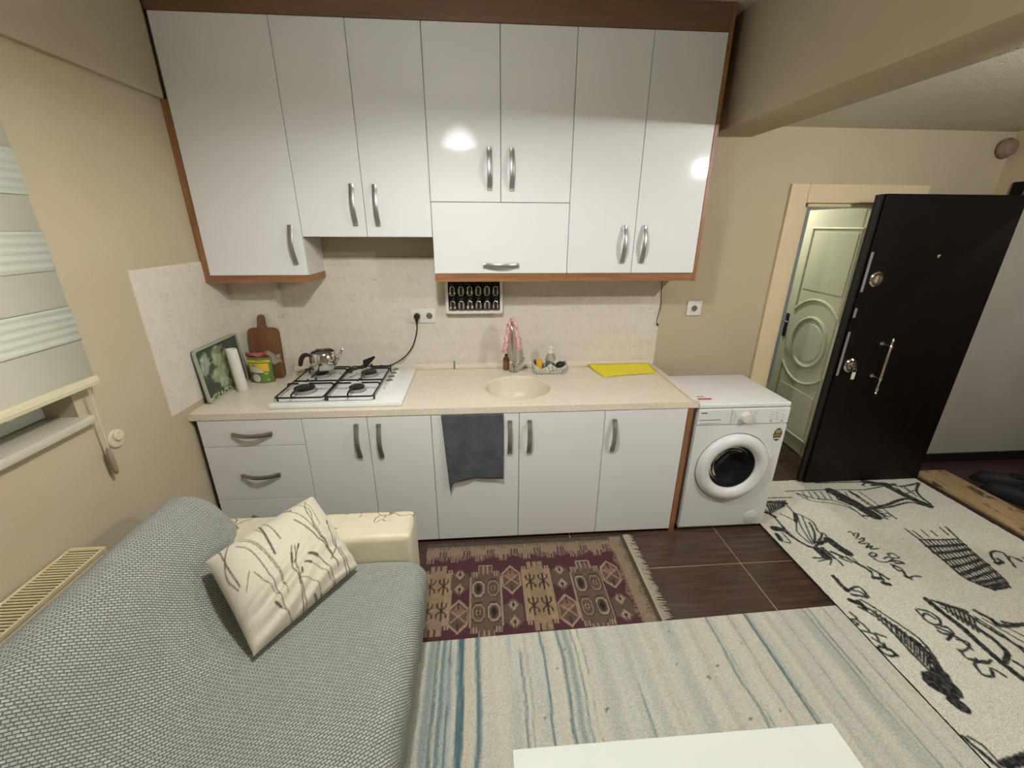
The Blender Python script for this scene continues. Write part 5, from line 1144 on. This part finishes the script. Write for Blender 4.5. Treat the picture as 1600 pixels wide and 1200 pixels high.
def decal(nm, u0, u1, z0, z1, m, off, n=8, shape=None, parent=None):
    P = []
    for i in range(n+1):
        u = u0+(u1-u0)*i/n; row = []
        for j in range(n+1):
            z = z0+(z1-z0)*j/n; uu, zz_ = u, z
            if shape == 'disc':
                a = 2*PI*i/n; r = j/n; uu = (u0+u1)/2+(u1-u0)/2*r*math.cos(a); zz_ = (z0+z1)/2+(z1-z0)/2*r*math.sin(a)
            if shape == 'trap': k = (z-z0)/(z1-z0); um = (u0+u1)/2; uu = um-(u1-u0)/2 + (u-u0)*(1-.55*k)
            row.append((PX0+(PX1-PX0)*uu, PYf+.028-.006-pack_pt(uu, zz_)-off, WZ+.001+zz_))
        P.append(row)
    bm = B(); grid(bm, P); return obj(nm, bm, m, c, smooth=80)
M_py = mat('pack_yellow', '#d9b43c', .35)
decal('yellow_field', .03, .88, .072, .122, M_py, .0008); decal('yellow_field', .0, .97, .125, .140, M_py, .0008)
decal('green_stripe', .0, .97, .120, .126, mat('pack_dark_green', '#55762a', .35), .0010)
decal('white_label', .10, .70, .066, .104, mat('pack_label_white', '#d9d5ca', .4), .0016, 8, 'trap')
decal('grey_seal', .16, .40, .090, .118, mat('pack_seal_grey', '#8d8a6a', .4), .0014, 12, 'disc')
decal('round_picture', .12, .50, .006, .058, mat('pack_white_picture', '#cfd0c0', .4), .0012, 12, 'disc'); decal('dark_field', .0, .34, .0, .066, mat('pack_dark_picture', '#5c5a4c', .4), .0007)
for k_ in range(8):
    u = rt.uniform(.5, .88); z = rt.uniform(.008, .055); decal('leaf_print', u, u+.1, z, z+.012, mat('pack_leaf', ('#5f8a2c', '#a3c552')[k_ % 2], .4), .0011, 6, 'disc')
P = []
for i in range(17):
    u = i/16; row = []
    for j in range(5): v = j/4; row.append((PX0+(PX1-PX0)*u-.004, PYf+.024+.008*math.sin(u*9+v*3)-.010*v*(1-v)*4, WZ+.160+.026*v+.003*math.sin(u*21)))
    P.append(row)
bm = B(); grid(bm, P); lab(thick(obj('folded_top', bm, mat('red_fold', '#a8584c', .35), c, smooth=80), .002, 0), 'red folded top edge')
M_film = mat('clear_film', '#f2f2ec', .08, spec=.6, alpha=.22)
P = []
for i in range(15):
    u = i/14; row = []
    for j in range(11): v = j/10; row.append((.165+.085*u, -.172+.012*math.sin(u*8+v*5)-.03*(1-v)*(1-u), WZ+.112+.075*v*(1-.35*u)+.006*math.sin(u*17+v*11)))
    P.append(row)
bm = B(); grid(bm, P); lab(obj('clear_film', bm, M_film, c, smooth=80), 'crumpled clear film')

# chopping board
c = thing('chopping_board', 'brown wooden paddle chopping board leaning in the corner', 'board', (.155, -.12, WZ))
out = rrect(-.092, .092, 0, .315, .03, 6)
k0 = max(range(len(out)), key=lambda i: (out[i][1] > .3)*10 - abs(out[i][0]-.02))
pl = []
for p in out: pl.append(p)
body = [(-.092, .03), (-.092, .285), (-.085, .305), (-.065, .315), (-.026, .317), (-.021, .335), (-.021, .375), (-.016, .389), (0, .395), (.016, .389), (.021, .375), (.021, .335), (.026, .317), (.065, .315), (.085, .305), (.092, .285), (.092, .03), (.085, .010), (.065, 0), (-.065, 0), (-.085, .010)]
bm = B(); plate(bm, body, (), 0, .016, 'Y'); es = [e for e in bm.edges if abs(e.verts[0].co.y-e.verts[1].co.y) < 1e-6 and len(e.link_faces) == 2 and abs(e.link_faces[0].normal.dot(e.link_faces[1].normal)) < .5]
bmesh.ops.bevel(bm, geom=es, offset=.003, segments=2, affect='EDGES')
leanb = Matrix.Translation((.152, -.143, WZ+.001)) @ Matrix.Rotation(-math.radians(3.6), 4, 'X'); xf(bm, leanb); obj('paddle', bm, M_board, c, smooth=40)
bm = B(); plate(bm, rrect(.012, .088, .03, .305, .012, 3), (), -.0008, -.0001, 'Y'); xf(bm, leanb); lab(obj('worn_stripe', bm, wood('worn_board_wood', '#65462c', '#805e3c', axis='Z', rough=.5), c, smooth=0), 'paler worn strip of the board')

# ------------------------------------------------------------------ lamps
def pendant():
    x, y, z = 1.325, -1.60, 2.375
    c = thing('pendant_lamp', 'white glass dome pendant lamp hanging above the room', 'lamp', (x, y, z))
    M_bulb = mat('lit_disc', '#ffffff', .4, emit=LAMP_COL, estr=LAMP_POWER*19)
    M_shade = mat('opal_glass_shade', '#f2efe4', .3, emit=LAMP_COL, estr=22.0)
    bm = B(); lathe(bm, [(.135, -.02), (.128, .005), (.105, .045), (.075, .075), (.03, .09), (.028, .10), (.026, .09), (.07, .070), (.100, .04), (.123, .003), (.131, -.02)], (x, y, z), n=32, cap=False, closed=True)
    obj('shade', bm, M_shade, c)
    bm = B(); lathe(bm, [(.0, -.006), (.046, -.006), (.050, -.003), (.050, .012), (0, .014)], (x, y, z), n=28, cap=False); obj('bulb', bm, M_bulb, c)
    bm = B(); tube(bm, [(x, y, z+.095), (x, y, 2.75)], .006, 8); obj('cord', bm, M_whitep, c)
    bm = B(); lathe(bm, [(.05, 2.745), (.05, 2.774)], (x, y, 0), n=24); obj('ceiling_rose', bm, M_whitep, c)
pendant()
def hall_light():
    x, y = 3.455, -1.875
    c = thing('ceiling_lamp', 'small white ceiling lamp in the hall by the entrance', 'lamp', (x, y, 2.25))
    bm = B(); lathe(bm, [(.0, 2.286), (.16, 2.286), (.165, 2.294), (.165, 2.317)], (x, y, 0), n=32); obj('lamp_base', bm, M_whitep, c)  # base made wide to shade the ceiling from the bulb
    bm = B(); bmesh.ops.create_icosphere(bm, subdivisions=2, radius=.03); xf(bm, Matrix.Translation((x, y, 2.255))); obj('bulb', bm, mat('lit_hall_bulb', '#ffffff', .4, emit=LAMP_COL, estr=HALL_POWER*14), c)
hall_light()
def plain_lamp(label, x, y, z, pw, col):
    c = thing('ceiling_lamp', label, 'lamp', (x, y, z)); bm = B(); lathe(bm, [(.07, z), (.07, z+.02)], (x, y, 0), n=24); obj('lamp_base', bm, M_whitep, c)
    bm = B(); lathe(bm, [(.0, -.03), (.035, -.024), (.058, -.008), (.062, 0)], (x, y, z), n=24, cap=False); obj('diffuser', bm, mat('lit_diffuser', '#ffffff', .4, emit=col, estr=pw*10), c)
bm = B(); lathe(bm, [(.0, -.012), (.052, -.012), (.056, -.03), (.044, -.055), (.02, -.066), (0, -.068)], (4.690, .0, 2.225), 'Y', 28, cap=False)
tag(obj('wall_fitting', bm, mat('dull_pink_plastic', '#85705f', .6)), 'dull pinkish round fitting high on the hall wall above the entrance', 'fitting')
plain_lamp('round bathroom ceiling lamp behind the cream door', 3.80, 1.05, 2.278, BATH_POWER, (1, .97, .92))
plain_lamp('round stairwell ceiling lamp outside the entrance', 5.35, -1.3, 2.428, STAIR_POWER, (1, .95, .85))
